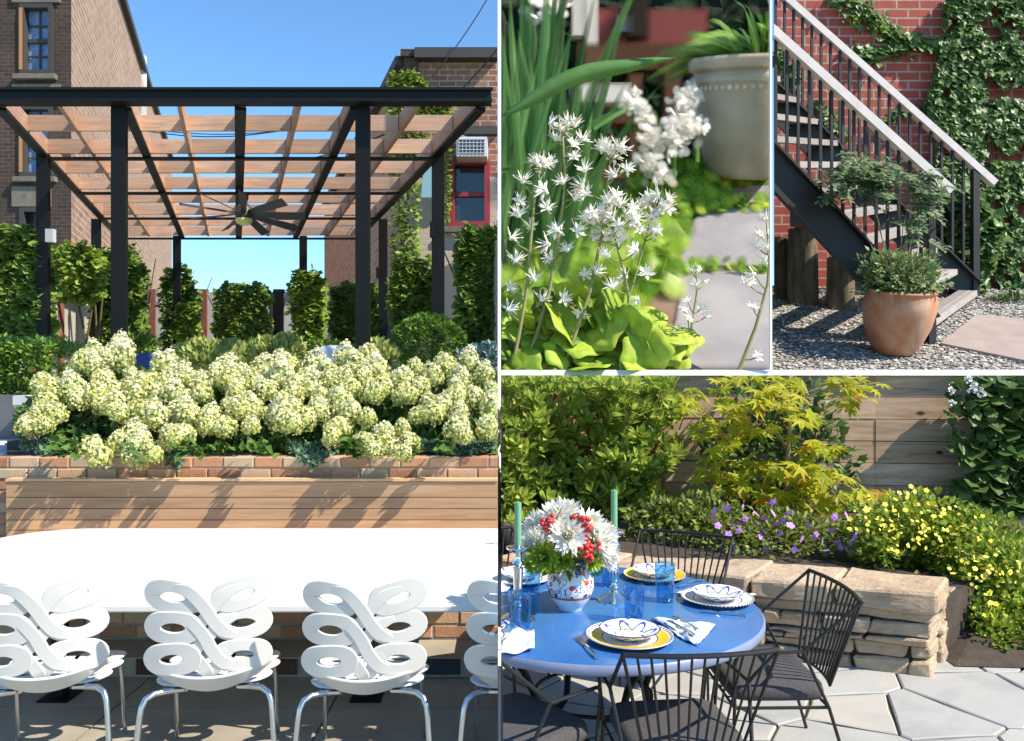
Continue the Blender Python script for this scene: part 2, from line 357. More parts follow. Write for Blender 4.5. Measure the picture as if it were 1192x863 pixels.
# ---- white loop chairs
def loop_chair():
    ch=thing('loop_chair','','chair')
    def m3(u,v,off=0):      # back sheet: u across, v up; leans and wraps round the sitter (chair faces +y)
        return np.array([u,-.22-.16*v+.55*u*u+off,.455+v])
    def nb(u,v):
        a=np.array([1,1.1*u,0]); b=np.array([0,-.16,1]); q=np.cross(b,a); return -q/np.linalg.norm(q)
    Z=lambda zx,zy:((zx-460)/420*.548,(685-zy)/417*.535)
    g=MB()
    def petal(c,hole,ow,tilt,off):
        cx_,cy_=Z(*c); a,b=hole; t=R(tilt); ow_=ow; pts=[];hw=[];nn=[]
        for k in range(36):
            th=2*math.pi*k/36; w=ow_+.026*math.cos(th)**2
            ex,ey=(a+w/2)*math.cos(th),(b+w/2)*math.sin(th)
            u=cx_+ex*math.cos(t)-ey*math.sin(t); v=cy_+ex*math.sin(t)+ey*math.cos(t)
            pts.append(m3(u,v,off)); nn.append(nb(u,v)); hw.append(w/2)
        g.ribbon(pts,hw,.014,nn,True)
    for c,tl,off in (((350,333),-12,0),((583,332),14,.004),((346,450),-3,-.006),((583,447),3,.006),((338,570),4,-.012),((580,570),-2,-.002)):
        petal(c,(.053,.022),.059,tl,off)
    def band(zp,w,off,n=26):
        zp=np.array(zp,float); t=np.linspace(0,len(zp)-1,n); pp=[]
        for x in t:
            i=min(int(x),len(zp)-2); f=x-i; p0=zp[max(i-1,0)];p1=zp[i];p2=zp[i+1];p3=zp[min(i+2,len(zp)-1)]
            pp.append(.5*((2*p1)+(-p0+p2)*f+(2*p0-5*p1+4*p2-p3)*f*f+(-p0+3*p1-3*p2+p3)*f**3))
        uv=[Z(*q) for q in pp]; q=len(uv)-1; g.ribbon([m3(u,v,off*min(1,4*k/q,4*(q-k)/q)+.003) for k,(u,v) in enumerate(uv)],[w*(.55+.45*min(1,5*k/q,5*(q-k)/q)) for k in range(q+1)],.014,[nb(u,v) for u,v in uv])
    band([(330,296),(400,310),(450,365),(485,425),(520,470),(560,492)],.031,-.010)
    band([(600,300),(540,322),(490,372),(455,420),(410,465),(360,497)],.029,-.003)
    band([(345,405),(405,425),(450,480),(480,545),(520,595),(580,612)],.031,-.012)
    band([(570,412),(510,440),(465,490),(420,535),(370,560)],.029,-.005)
    band([(330,530),(395,545),(435,585),(455,620),(466,645)],.03,-.013)
    band([(560,530),(515,560),(490,600),(474,640)],.029,-.006)
    g.build('backrest',M_chairw,ch,smooth=40)
    g=MB()                                                  # seat of flat loops, upturned at the back
    def s3(x,y): return np.array([x,y,.445+.35*max(0,-y-.12)**1.5+.35*max(0,abs(x)-.2)**1.3])
    for (cx_,cy_,a,b,t) in ((-.15,.2,.1,.035,10),(.15,.2,.1,.035,-10),(-.17,.06,.095,.03,0),(.17,.06,.095,.03,0),(-.15,-.08,.095,.03,-12),(.15,-.08,.095,.03,12)):
        pts=[]
        for k in range(32):
            th=2*math.pi*k/32; ex,ey=(a)*math.cos(th),(b+.025)*math.sin(th); pts.append(s3(cx_+ex*math.cos(R(t))-ey*math.sin(R(t)),cy_+ex*math.sin(R(t))+ey*math.cos(R(t))))
        g.ribbon(pts,.03,.012,(0,0,1),True)
    g.ribbon([s3(0,y) for y in np.linspace(-.2,.24,8)],.05,.012,(0,0,1))
    pts=[];nn=[]
    for k in range(21):                                     # curved rim that joins seat and back
        t=-1+2*k/20; x=.285*t; pts.append((x,-.245+.55*x*x+.02,.47+.085*t*t)); nn.append((0,-.75,-.66))
    nn=np.array(nn); g.ribbon(pts,[.012+.05*(1-abs(-1+2*k/20)**1.6) for k in range(21)],.014,nn)
    g.build('seat',M_chairw,ch,smooth=40)
    for sx in (-1,1):
        g=MB(); p=[(sx*.12,-.12,.415),(sx*.20,-.18,.43),(sx*.245,-.215,.435),(sx*.278,-.24,.42),(sx*.292,-.252,.385),(sx*.298,-.26,.34),(sx*.325,-.30,.0125)]
        g.tube(p,.0145,10); g.box((sx*.17-.05,-.18,.424),(sx*.17+.05,-.11,.436)); g.build('leg',M_chrome,ch,smooth=50)
        g=MB(); p=[(sx*.12,.1,.42),(sx*.21,.17,.428),(sx*.245,.2,.40),(sx*.25,.21,.34),(sx*.26,.25,.0125)]
        g.tube(p,.011,8); g.build('leg',M_chrome,ch,smooth=50)
    return ch
ch0=loop_chair()
for k,(px,lab,dy) in enumerate(((66,'white loop-back chair at the left end of the white table',0),(254,'white loop-back chair second from the left at the white table',.02),(430,'white loop-back chair third from the left, below the table middle',-.02),(612,'white loop-back chair half cut off at the courtyard edge, furthest right of its row',-.02))):
    c=ch0 if k==0 else dup(ch0)
    Y=3.98+dy; c['label']=lab; c['group']='white loop chairs along the table'
    c.location=tuple(P(px,700,Y)*np.array([1,1,0])); c.rotation_euler=(0,0,R((13,9,4,0)[k]))
    if k==3: clip_tree(c,A_R)
# ---- retaining wall of old brick behind the bench
def bricks(mb,x0,x1,z0,rows,Yf,depth,L=.255,H=.083,J=.014,stag=0,top=None):
    for r in range(rows):
        x=x0-(.5*L if (r+stag)%2 else 0); z=z0+r*(H+J)
        while x<x1:
            l=L*random.uniform(.93,1.07); dz=random.uniform(-.003,.003); dy=random.uniform(-.008,.008); e=.006
            a,b=x+J/2,x+l-J/2
            mb.add([(a+e,Yf+dy,z+e),(b-e,Yf+dy,z+e+dz),(b-e,Yf+dy,z+H-e),(a+e,Yf+dy,z+H-e+dz),(a,Yf+dy+e,z),(b,Yf+dy+e,z),(b,Yf+dy+e,z+H),(a,Yf+dy+e,z+H),(a,Yf+depth,z),(b,Yf+depth,z),(b,Yf+depth,z+H),(a,Yf+depth,z+H)],
              [(0,1,2,3),(4,5,1,0),(5,6,2,1),(6,7,3,2),(7,4,0,3),(4,8,9,5),(5,9,10,6),(6,10,11,7),(7,11,8,4)])
            x+=l
w=thing('brick_wall','retaining wall of old orange bricks behind the wooden bench, planted with hydrangeas','wall',(-2,6.8,0))
xl=P(-40,0,6.8)[0]; g=MB(); bricks(g,xl,.2,.075,12,6.8,.24); g.build('brickwork',M_brickA,w,clip=A_R)
g=MB(); g.box((xl,6.812,0),(.2,7.03,1.219)); g.build('mortar_bed',M_mortar,w,clip=A_R)
# ---- cedar bench
bn=thing('bench','long cedar plank bench with a high slatted back against the brick wall','bench',(-2,6.4,0))
xb=P(9,0,6.68)[0]; g=MB(); zt=1.034; Yb=6.66
for h in (.132,.095,.095,.085,.095,.095): 
    x=xb
    g.box((x,Yb,zt-h+.006),(.2,Yb+.035,zt)); zt-=h
g.box((xb,Yb-.012,1.040),(.2,Yb+.10,1.060)); g.build('backrest',M_bench,bn,clip=A_R)
g=MB()
for j in range(7): g.box((xb,5.36+j*.183,.44),(.2,5.36+j*.183+.172,.47))
g.build('seat',M_bench,bn,clip=A_R)
g=MB(); g.box((xb+.02,6.7,.14),(.2,6.79,1.03)); g.build('frame',M_black,bn,clip=A_R)
lw=thing('brick_plinth','low brick plinth under the bench seat, seen below the table edge','wall',(-2,5.4,0))
g=MB(); bricks(g,xl,.2,.145,3,5.40,.2,stag=1); g.build('brickwork',M_brickA,lw,clip=A_R)
g=MB(); g.box((xl,5.412,.012),(.2,5.58,.437)); g.build('mortar_bed',M_mortar,lw,clip=A_R)
sp_=MB(); sp_.box((xl,5.06,.013),(.2,5.398,.135)); tag(sp_.build('step',M_conc,loc=(0,0,0),clip=A_R),'low concrete step running below the brick plinth','step')
M_gr=plain('red_brown_grille',(.16,.06,.04),.6); M_gr2=plain('dark_blue_grille',(.03,.05,.09),.5)
for k,(a,b,m,lab) in enumerate(((158,196,M_gr,'ribbed red-brown vent grille left of the second chair'),(318,346,M_gr,'ribbed red-brown vent grille left of the third chair'),(495,536,M_gr2,'ribbed dark blue vent grille left of the cut-off chair'))):
    v=thing('vent_grille',lab,'vent',P(a,0,5.05)*np.array([1,1,0])+np.array([0,0,.02]),'vent grilles in the step')
    xa,xc=P(a,0,5.05)[0],P(b,0,5.05)[0]
    g=MB(); g.box((xa,5.05,.03),(xc,5.058,.128)); g.build('frame',plain('vent_dark',(.03,.03,.03),.7) if k==0 else bpy.data.materials['vent_dark'],v)
    g=MB(); 
    for x in np.arange(xa+.006,xc-.006,.014): g.box((x,5.04,.036),(x+.007,5.049,.122))
    g.build('grille',m,v)
# ---- planter soil
g=MB(); g.hexa([(-6,7.03,.5),(.2,7.03,.5),(.2,8.45,.5),(-6,8.45,.5),(-6,7.03,1.235),(.2,7.03,1.235),(.2,8.45,1.235),(-6,8.45,1.235)]); struct(g.build('planting_bed',M_soil,clip=A_R+[vplane(8,-1)]))
# ---- hydrangeas
HEADS=[(110,404),(122,411),(139,405),(142,397),(97,416),(111,419),(50,440),(60,447),(86,445),(92,458),(54,463),(36,476),(21,488),(31,490),(44,488),(64,475),(122,436),(133,450),(111,452),(122,466),(139,475),(156,436),(167,438),(178,436),(192,419),(158,452),(161,472),(181,452),(195,436),(200,450),(183,481),(206,472),(220,477),(217,455),(234,441),(222,436),(214,433),(236,452),(250,430),(261,422),(267,436),(200,502),(217,497),(164,502),(138,509),(117,526),(106,515),(153,522),(178,523),(164,513),(246,472),(263,490),(242,490),(267,466),(281,430),(292,436),(278,447),(289,461),(292,488),(306,447),(296,470),(314,427),(323,436),(315,448),(329,458),(322,479),(341,469),(354,481),(354,433),(364,419),(360,444),(368,469),(373,455),(382,427),(400,411),(400,433),(407,447),(401,455),(397,472),(396,491),(387,502),(428,409),(426,427),(432,450),(428,479),(450,440),(469,455),(483,420),(468,436),(490,444),(504,430),(487,477),(501,466),(515,466),(535,472),(532,447),(532,433),(553,456),(564,427),(572,447),(572,466),(568,491),(540,499),(532,491),(468,491),(437,516),(460,515),(476,508),(446,499),(421,506),(545,415),(518,418),(336,418),(440,425),(415,425),(340,440)]
def head_mesh(kind):
    g=MB(); n=340; d=unit(n*2); d=d[d[:,2]>-.75][:n]; n=len(d)
    tall=(1.0,1.5,1.2)[kind]
    pos=d*np.array([.155,.155,.155*tall]); up=np.clip(d[:,2],0,1); pos[:,:2]*=(1-.42*up**1.5*(tall>1.05))[:,None]
    pos*=(1+.10*lump(d,7,kind)[:,None]+.06*rng.normal(size=(n,1)))
    T=[]; fc=[]
    for k in range(4):
        a=k*math.pi/2; ca,sa=math.cos(a),math.sin(a); o=len(T)
        for (x,y,z) in ((0,0,0),(.38,.5,.06),(0,1,-.03),(-.38,.5,.06)): T.append((x*ca-y*sa,x*sa+y*ca,z))
        fc.append((o,o+1,o+2,o+3))
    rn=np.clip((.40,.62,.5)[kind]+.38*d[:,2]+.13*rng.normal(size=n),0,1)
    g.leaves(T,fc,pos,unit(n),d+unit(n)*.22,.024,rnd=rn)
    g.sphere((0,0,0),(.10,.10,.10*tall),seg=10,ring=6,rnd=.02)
    return g
M_hcore=None
hm=[]
labs=['white hydrangea bush at the left end of the brick planter','second hydrangea bush from the left in the brick planter','middle hydrangea bush below the ceiling fan','fourth hydrangea bush, in front of the right front pergola post','hydrangea bush at the right end of the planter beside the boxwood ball']
bounds=[0,120,225,345,460,600]; bushes=[]
for b in range(5):
    cxp=(bounds[b]+bounds[b+1])/2; c=P(min(cxp,560),500,7.6); c[2]=1.2
    t=thing('hydrangea_bush',labs[b],'shrub',c,'hydrangeas in the brick planter'); bushes.append(t)
    g=MB(); n=2300
    a=max(bounds[b],25); e=min(bounds[b+1],585)
    px=rng.uniform(a,e,n); top=np.interp(px,[15,40,80,100,140,170,260,330,400,480,580],[492,470,440,415,415,440,436,440,430,436,436]); 
    bot=np.interp(px,[15,60,120,200,600],[500,510,530,536,534]); py=top+(bot-top)*rng.random(n)**.9; Y=np.clip(8.1-1.35*np.clip((py-400)/130,0,1)+.22+.6*rng.random(n),7.0,8.3)
    pos=np.array([P(x,y,q) for x,y,q in zip(px,py,Y)]); pos[:,2]=np.maximum(pos[:,2],1.24); 
    scatter(g,LEAF,pos,np.tile([0,-.5,.3],(n,1)),.105,spread=1.0)
    for q in range(3):   # leafy shoots added over the wall to throw shadows on the bench
        sx=rng.uniform(a,min(e,570)); m=16; tt=rng.random(m); sp_=np.array([P(sx+14*(u-.5)+rng.normal()*4,512+18*u,6.75-.30*u) for u in tt]); scatter(g,LEAF,sp_,np.tile([0,-1.0,-.1],(m,1)),.12,spread=.5)
    o=g.build('foliage',M_dgreen,t,clip=A_R)
    s=MB()
    for k in range(26):
        x=rng.uniform(a,min(e,572)); q=P(x,rng.uniform(440,480),rng.uniform(7.3,8)); s.tube([(c[0]+(q[0]-c[0])*.5,7.65,1.2),(q[0]*.6+c[0]*.4,q[1],(1.2+q[2])/2),q],[.012,.009,.005],5)
    s.build('stems',M_stem,t,clip=A_R)
hmesh=[]
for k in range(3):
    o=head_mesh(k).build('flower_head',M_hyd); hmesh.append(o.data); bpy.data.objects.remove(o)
HEADS+=[(x+random.uniform(-16,16),y+random.uniform(-8,9)) for x,y in HEADS if random.random()<.42 and 60<x<560]
for i,(px,py) in enumerate(HEADS):
    b=next(k for k in range(5) if px<bounds[k+1])
    py+=8; px+=8*(px<45); top=(py-400)/130; Y=8.1-1.60*min(max(top,0),1)+random.uniform(-.08,.05)
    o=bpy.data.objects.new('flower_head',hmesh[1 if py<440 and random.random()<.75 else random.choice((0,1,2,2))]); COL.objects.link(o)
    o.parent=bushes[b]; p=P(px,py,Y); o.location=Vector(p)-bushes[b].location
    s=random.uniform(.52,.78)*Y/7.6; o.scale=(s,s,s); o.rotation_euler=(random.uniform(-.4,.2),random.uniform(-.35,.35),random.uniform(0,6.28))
    if px>560:
        bpy.context.view_layer.update(); o.data=o.data.copy(); clip_mesh(o,A_R,M=bushes[b].matrix_world@o.matrix_basis)
# creeping juniper over the wall edge
def creeper(px,py,w,h,lab):
    c=P(px,py,6.95); t=MB(); n=int(10*w)
    X=rng.uniform(px-w/2,px+w/2,n); Yp=py+rng.random(n)**1.0*h*(1-np.abs(X-px)/(w/2)*.8)-6
    pos=np.array([P(x,y,7.0-.27*min(1,max(0,(y-py)/12))) for x,y in zip(X,Yp)])
    scatter(t,SIMPLE,pos,np.tile([0,-.6,.1],(n,1)),.055,spread=.9,droop=.3)
    tag(t.build('creeping_plant',M_blueg,loc=c,clip=A_R),lab,'plant','creepers spilling over the brick wall')
M_blueg=leafmat('juniper_tip',[(0,(.07,.15,.08)),(1,(.20,.32,.20))],.6,.15)
creeper(58,520,60,14,'blue-green creeper on the wall top at the left end'); creeper(205,527,44,26,'creeper spilling down the brick wall near the second chair'); creeper(364,522,56,30,'blue-green creeper hanging over the bricks right of the table middle'); creeper(530,522,90,12,'low creeper on the wall top near the right end')
# ---- left planter, clipped hedge, stone pillar
pl=thing('planter_box','long dark grey planter box at the far left of the terrace','planter',P(20,511,9.0)*np.array([1,1,0])+np.array([0,0,1.2]))
g=MB(); xa,xb2=P(-60,0,9)[0],P(41,0,9)[0]; g.box((xa,9.0,1.2),(xb2,9.04,1.70)); g.box((xb2-.04,9.04,1.2),(xb2,10.2,1.70)); g.box((xa,9.04,1.2),(xb2-.04,10.2,1.66)); g.build('body',plain('grey_zinc',(.10,.105,.11),.5,c2=(.13,.13,.135),nscale=3),pl)
def hedge(name,lab,cat,lo,hi,size,n,mats,tmpl=LEAF,group=None,dense=1,clip=None,core=None,rough=.12):
    lo=np.array(lo);hi=np.array(hi); t=thing(name,lab,cat,((lo[0]+hi[0])/2,(lo[1]+hi[1])/2,lo[2]),group)
    g=MB(); p=rng.random((n,3)); fr=rng.random(n); d=np.zeros((n,3))
    k=fr<.55; p[k,1]=rng.random(k.sum())**2*.35; d[k,1]=-1
    k2=(fr>=.55)&(fr<.75); p[k2,2]=1-rng.random(k2.sum())**2*.25; d[k2,2]=1
    k3=(fr>=.75)&(fr<.9); s=rng.random(k3.sum())<.5; q=rng.random(k3.sum())**2*.2; p[k3,0]=np.where(s,q,1-q); d[k3,0]=np.where(s,-1,1)
    pos=lo+p*(hi-lo); pos+=rough*np.sin(pos[:,[2,0,1]]*5.3+1)*.5+rng.normal(size=(n,3))*rough*.25
    scatter(g,tmpl,pos,d+np.array([0,-.3,.2]),size,spread=.8)
    g.build('foliage',mats,t,clip=clip)
    s=MB(); 
    for k in range(max(3,int((hi[0]-lo[0])*3))):
        x=lo[0]+(hi[0]-lo[0])*(k+.5)/max(3,int((hi[0]-lo[0])*3)); ym=(lo[1]+hi[1])/2
        s.tube([(x,ym,lo[2]),(x+random.uniform(-.1,.1),ym,(lo[2]+hi[2])/2),(x+random.uniform(-.25,.25),ym+random.uniform(-.1,.1),hi[2]*.9+lo[2]*.1)],[.03,.02,.008],5)
    s.build('stems',M_stem,t,clip=clip); return t
hedge('boxwood_hedge','clipped dark green boxwood hedge in the grey planter at far left','hedge',P(-70,460,9.1)*[1,1,1],P(92,402,10.0)+np.array([0,.1,0]),.07,5200,M_box,rough=.08)
pr=thing('brick_pillar','short brick pillar with a pale stone cap beside the grey planter','pillar',P(38,500,8.7)*np.array([1,1,0])+np.array([0,0,1.2]))
xa,xb2=P(30,0,8.7)[0],P(52,0,8.7)[0]
g=MB(); bricks(g,xa,xb2-.1,1.2,4,8.7,.3); g.build('shaft',M_brickA,pr)
g=MB(); g.box((xa-.08,8.6,1.60),(xb2+.08,9.0,1.70)); g.build('cap',M_deck,pr)
# ---- pergola
Y0=8.6; ZB=4.85
pg=thing('pergola','black steel pergola with cedar slats over the terrace','pergola',(XY(0,8.6),8.6,1.2))
def hz(u,Y,z): return np.array([XY(u,Y),Y,z])
rows=[8.6,9.58,10.56,11.6,12.6,13.62,14.66,15.75,16.85]
uL,uR=U(-2,Y0),U(568,Y0)
g=MB(); a=P(-30,111,8.6); b=P(572,111,8.6); g.box((a[0],8.5,ZB),(b[0],8.66,4.985)); g.box((a[0],8.47,4.965),(b[0]+.02,8.5,4.995)); g.box((a[0],8.475,ZB-.005),(b[0]+.01,8.5,ZB+.03)); g.build('front_beam',M_black,pg)
def taper(Y): return 1-.0038*(Y-8.6)
for px,w,black in ((-2,.10,1),(68,.045,0),(146,.09,1),(208,.045,0),(280,.11,1),(349,.045,0),(414,.09,1),(489,.05,0),(562,.10,1)):
    g=MB(); u=U(px,Y0); a=hz(u*taper(8.67),8.67,0); b=hz(u*taper(16.9),16.9,0); za=ZB+(.002 if not black else 0)
    g.bar(a+[0,0,ZB+.10],b+[0,0,ZB+.10],w,.20); g.build('rafter',M_raft_y,pg)
    if black:
        g=MB(); g.bar(a+[0,0,ZB-.02],b+[0,0,ZB-.02],w+.012,.038); g.build('steel_rail',M_black,pg)
for i,Y in enumerate(rows[1:]):
    steel=i in (1,3,5,7)
    for k,(pa,pb) in enumerate(((-2,68),(68,146),(146,208),(208,280),(280,349),(349,414),(414,489),(489,562))):
        pass
    g=MB(); a=hz(U(2,Y0)*taper(Y),Y,0); b=hz(U(558,Y0)*taper(Y),Y,0)
    xs=[hz(U(p,Y0)*taper(Y),Y,0)[0] for p in (-2,68,146,208,280,349,414,489,562)]; ws=(.10,.045,.09,.045,.11,.045,.09,.05,.10)
    for k in range(8): g.box((xs[k]+ws[k]/2+.002,Y-.02,ZB+.012),(xs[k+1]-ws[k+1]/2-.002,Y+.02,ZB+.20),rnd=random.random())
    g.build('slat',M_raft_x,pg)
    if steel:
        g=MB(); g.box((a[0],Y-.04,ZB-.075),(b[0],Y+.04,ZB-.042)); g.build('crossbeam',M_black,pg)
posts=[(139,8.68,.155),(422.5,8.68,.155),(50.5,10.56,.155),(510,10.56,.165),(112,15.0,.16),(446,15.0,.16),(206,16.85,.15),(353,16.85,.15)]
M_plate=plain('grey_outlet',(.42,.43,.44),.5)
for i,(px,Y,w) in enumerate(posts):
    c=P(px,0,Y); g=MB(); g.box((c[0]-w/2,Y-.035,1.2),(c[0]+w/2,Y+.035,ZB-.002)); o=g.build('post',M_black,pg)
for px,py,Y,w,h in ((60,275,10.45,.10,.17),(119,321,14.9,.10,.17),(503,268,10.45,.05,.2),(440,318,14.9,.05,.2)):
    c=P(px,py,Y); g=MB(); g.box((c[0]-w/2,Y-.06,c[2]-h/2),(c[0]+w/2,Y+.02,c[2]+h/2)); g.build('outlet_box',M_plate if px<200 else M_black,pg)
# ---- ceiling fan
fc=P(284,243,12.6); fn=thing('ceiling_fan','large dark ceiling fan with nine blades and a round yellow lamp under the pergola','fan',fc)
g=MB(); g.tube([fc+[0,0,-.1],(fc[0],fc[1],ZB-.076)],.02,8); g.lathe([(.05,-.06),(.07,0),(.07,.05)],(fc[0],fc[1],ZB-.13),16); g.build('rod',M_black,fn,smooth=40)
g=MB(); g.lathe([(.10,-.16),(.135,-.13),(.14,-.02),(.11,.03),(.05,.1),(.02,.12)],fc,24); g.build('motor',plain('fan_dark',(.045,.045,.045),.5),fn,smooth=40)
g=MB(); g.lathe([(.001,-.265),(.06,-.26),(.11,-.235),(.13,-.20),(.13,-.162)],fc,24); g.build('lamp_bowl',plain('yellow_lamp_glow',(.75,.66,.24),.3),fn,smooth=60)  # the lamp's yellow glow is put into the base colour, nothing is emitted
tilt=R(-9)     # rotor tipped so its disc looks wider from the camera
for k in range(9):
    a=2*math.pi*k/9+.12; ct,st_=math.cos(tilt),math.sin(tilt); d=np.array([math.cos(a),math.sin(a)*ct,math.sin(a)*st_]); s=np.array([-math.sin(a),math.cos(a)*ct,math.cos(a)*st_]); g=MB()
    z=np.array([0,0,-.09]); rr=[]
    for r_,w_ in ((.11,.03),(.35,.05),(.95,.062)):
        for sg in (-1,1): rr.append(fc+z+d*r_+s*sg*w_+np.array([0,0,-sg*w_*.55]))
    for q in list(rr): rr.append(q+np.array([0,0,.012]))
    g.add(rr,[(0,2,3,1)[::-1],(2,4,5,3)[::-1],(6,8,9,7),(8,10,11,9),(0,2,8,6),(2,4,10,8),(1,3,9,7)[::-1],(3,5,11,9)[::-1],(4,5,11,10),(0,1,7,6)[::-1]]); o=g.build('blade',bpy.data.materials['fan_dark'],fn)
# ---- rear and side fences
M_pan=plain('grey_render_panel',(.40,.40,.40),.8,c2=(.47,.47,.46),nscale=2); M_rust=plain('rust_brown_board',(.17,.06,.04),.7,c2=(.24,.09,.06),nscale=8); M_beige=plain('beige_render',(.42,.38,.33),.85,c2=(.48,.44,.38),nscale=1.5)
fb=thing('garden_fence','tall pale panel fence with rust brown boards at the back of the terrace','fence',P(300,0,18)*np.array([1,1,0])+[0,0,1.2])
zt=P(0,340,18)[2]; 
for a,b in ((105,171),(181,231),(241,318),(330,392),(400,470)):
    g=MB(); xa,xb2=P(a,0,18)[0],P(b,0,18)[0]; g.box((xa+.01,18,1.2),(xb2-.01,18.08,zt)); g.build('panel',M_pan,fb)
for a,b in ((171,181),(231,241),(318,330),(392,400)):
    g=MB(); xa,xb2=P(a,0,17.98)[0],P(b,0,17.98)[0]; g.box((xa,17.96,1.2),(xb2,18.1,zt+.06)); g.build('board',M_rust if a<300 else M_black,fb)
def side_wall(name,lab,px18,ztop,mat,Ya,Yb,th,boards,reach):
    t=thing(name,lab,'wall',P(px18,0,18)*np.array([1,1,0])+[0,0,1.2]); u=U(px18,18)
    a=hz(u,Ya,0); b=hz(u,Yb,0); g=MB(); g.bar(a+[0,0,(1.2+ztop)/2],b+[0,0,(1.2+ztop)/2],th,ztop-1.2); g.build('panel',mat,t)
    for Yq in boards:
        c=hz(u,Yq,0); sgn=1 if px18<276 else -1; g=MB(); g.box((c[0]+sgn*th/2-.03,Yq-.09,1.2),(c[0]+sgn*th/2+.05,Yq+.09,ztop+.03)); g.build('board',M_rust,t)
    return t
side_wall('boundary_wall','beige rendered wall with slim rust boards along the left of the terrace',107,zt-.1,M_beige,10.5,17.9,.12,(12.6,14.4),0)
side_wall('boundary_wall','grey-beige wall along the right of the terrace behind the boxwood ball',458,zt-.05,M_beige,10.6,17.9,.12,(15.6,),0)
# ---- climbers, hedges and shrubs on the terrace
def green(px0,py0,px1,py1,Y,dep,n,size,lab,mat,name='climbing_plant',cat='climber',tmpl=ROUND,group='climbers on the terrace fences',clip=None,lum=.2,stem=True):
    n=int(n*1.9); size*=.68; a=P(px0,py1,Y); b=P(px1,py0,Y); c=(a+b)/2; c[1]+=dep/2; t=thing(name,lab,cat,(c[0],Y+dep/2,1.2),group)
    g=MB(); p=rng.uniform(-1,1,(n,3)); p[:,1]=-np.abs(1-rng.random(n)**2*1.4)
    e=np.abs(p[:,[0,2]]); keep=(e[:,0]**4+e[:,1]**4)<1.0+.35*lump(p,5,px0); p=p[keep]; n=len(p)
    p*=(1+lum*lump(p,6,px1)[:,None]*.7)
    hole=lump(p,8.5,py1)>-.62; p=p[hole]; n=len(p)
    pos=c+p*np.array([(b[0]-a[0])/2,dep/2,(b[2]-a[2])/2])
    scatter(g,tmpl,pos,np.stack([p[:,0]*.5,-np.ones(n)*.8,p[:,2]*.2],1),size,spread=.7,droop=.5)
    g.build('foliage',mat,t,clip=clip)
    if stem:
        s=MB()
        for k in range(4):
            x=c[0]+random.uniform(-.3,.3)*(b[0]-a[0]); s.tube([(x,Y+dep*.7,1.2),(x+random.uniform(-.2,.2),Y+dep*.7,(1.2+c[2])/2),(x+random.uniform(-.4,.4),Y+dep*.6,c[2]),(x+random.uniform(-.6,.6),Y+dep*.6,b[2]-.2)],[.022,.02,.015,.008],6)
        s.build('stems',M_stem,t)
    return t
L='climbers on the terrace fences'
green(-20,268,46,412,10.6,.8,2400,.17,'big dark ivy mass at the far left edge of the terrace',M_ivy)
green(20,285,75,345,12,.5,500,.15,'pale ivy spray over the beige left wall',M_ivy2,stem=False)
green(56,283,112,350,13.4,.8,1100,.16,'leafy vine crossing the top of the beige wall',M_ivy2)
green(106,285,162,405,15.8,.9,3000,.17,'tall dense climber behind the left front post',M_ivy)
green(188,310,226,412,17.2,.6,1100,.17,'narrow climber on the left rear pergola post',M_ivy)
green(204,352,230,402,16.6,.4,350,.16,'loose small climber right of the rear left post',M_ivy2,stem=False)
green(248,331,310,412,17.0,.7,1900,.17,'square green ivy panel left of centre on the rear fence',M_ivy)
green(339,314,376,372,16.4,.7,800,.17,'yellow-green climber wound round the right rear post',M_ivy2)
green(342,360,376,412,16.5,.5,450,.17,'thin reddish climber at the foot of the right rear post',M_ivy2,stem=False)
green(384,330,442,412,17.2,.7,1900,.18,'dark green ivy panel behind the right front post',M_ivy)
green(454,300,504,392,14.2,.8,1500,.16,'vine hanging between the two right pergola posts',M_ivy)
green(456,212,486,318,16.6,.4,420,.15,'thin trailing vine on the pale brick of the right house',M_ivy2,stem=False)
green(506,165,524,258,17.0,.3,260,.13,'slim vine beside the red window',M_ivy2,stem=False)
green(532,262,600,418,10.8,.9,3600,.15,'big dark ivy mass at the right edge of the terrace',M_ivy,clip=A_R)
bt=P(497,424,9.6); t=thing('boxwood_ball','round clipped boxwood ball behind the hydrangeas on the right','shrub',(bt[0],9.75,1.2))
g=MB(); p,d=ell((bt[0],9.75,P(0,399,9.75)[2]),(.44,.44,.33),5200,.16,.035,5); scatter(g,LEAF,p,d,.055,spread=.6); g.build('foliage',M_box,t)
g=MB(); g.tube([(bt[0],9.75,1.2),(bt[0],9.75,2.2)],[.05,.03],6); g.build('stem',M_stem,t)
def mound(px,py,rx,ry,Y,n,size,lab,mat,name,cat,tmpl=LEAF,clip=None,spread=.9,group=None,up=.3):
    c=P(px,py,Y); r=np.array([rx/F*Y,rx/F*Y*.7,ry/F*Y]); g=MB(); p,d=ell(c,r,n,.5,.15,4,px); p=p[p[:,2]>c[2]-r[2]*.9]; 
    scatter(g,tmpl,p,(p-c)/r,size,spread=spread,up=up)
    return tag(g.build(name,mat,loc=(c[0],c[1],max(1.2,c[2]-r[2])),clip=clip),lab,cat,group)
mound(564,420,28,18,9.2,1700,.06,'blue-grey feathery shrub at the right end of the hydrangeas',M_blue,'blue_shrub','shrub',SIMPLE,A_R)
M_grass=leafmat('airy_grass',[(0,(.16,.22,.05)),(1,(.48,.52,.16))],.6,.3)
mound(248,418,42,18,10.2,1500,.10,'airy yellow-green perennial behind the hydrangeas, left of centre',M_grass,'perennial','plant',SIMPLE,up=1.2)
mound(325,412,28,18,10.2,900,.10,'airy perennial clump right of the ivy panel',M_grass,'perennial','plant',SIMPLE,up=1.2)
mound(440,415,22,16,9.4,600,.09,'pale perennial clump left of the boxwood ball',M_grass,'perennial','plant',SIMPLE,up=1.2)
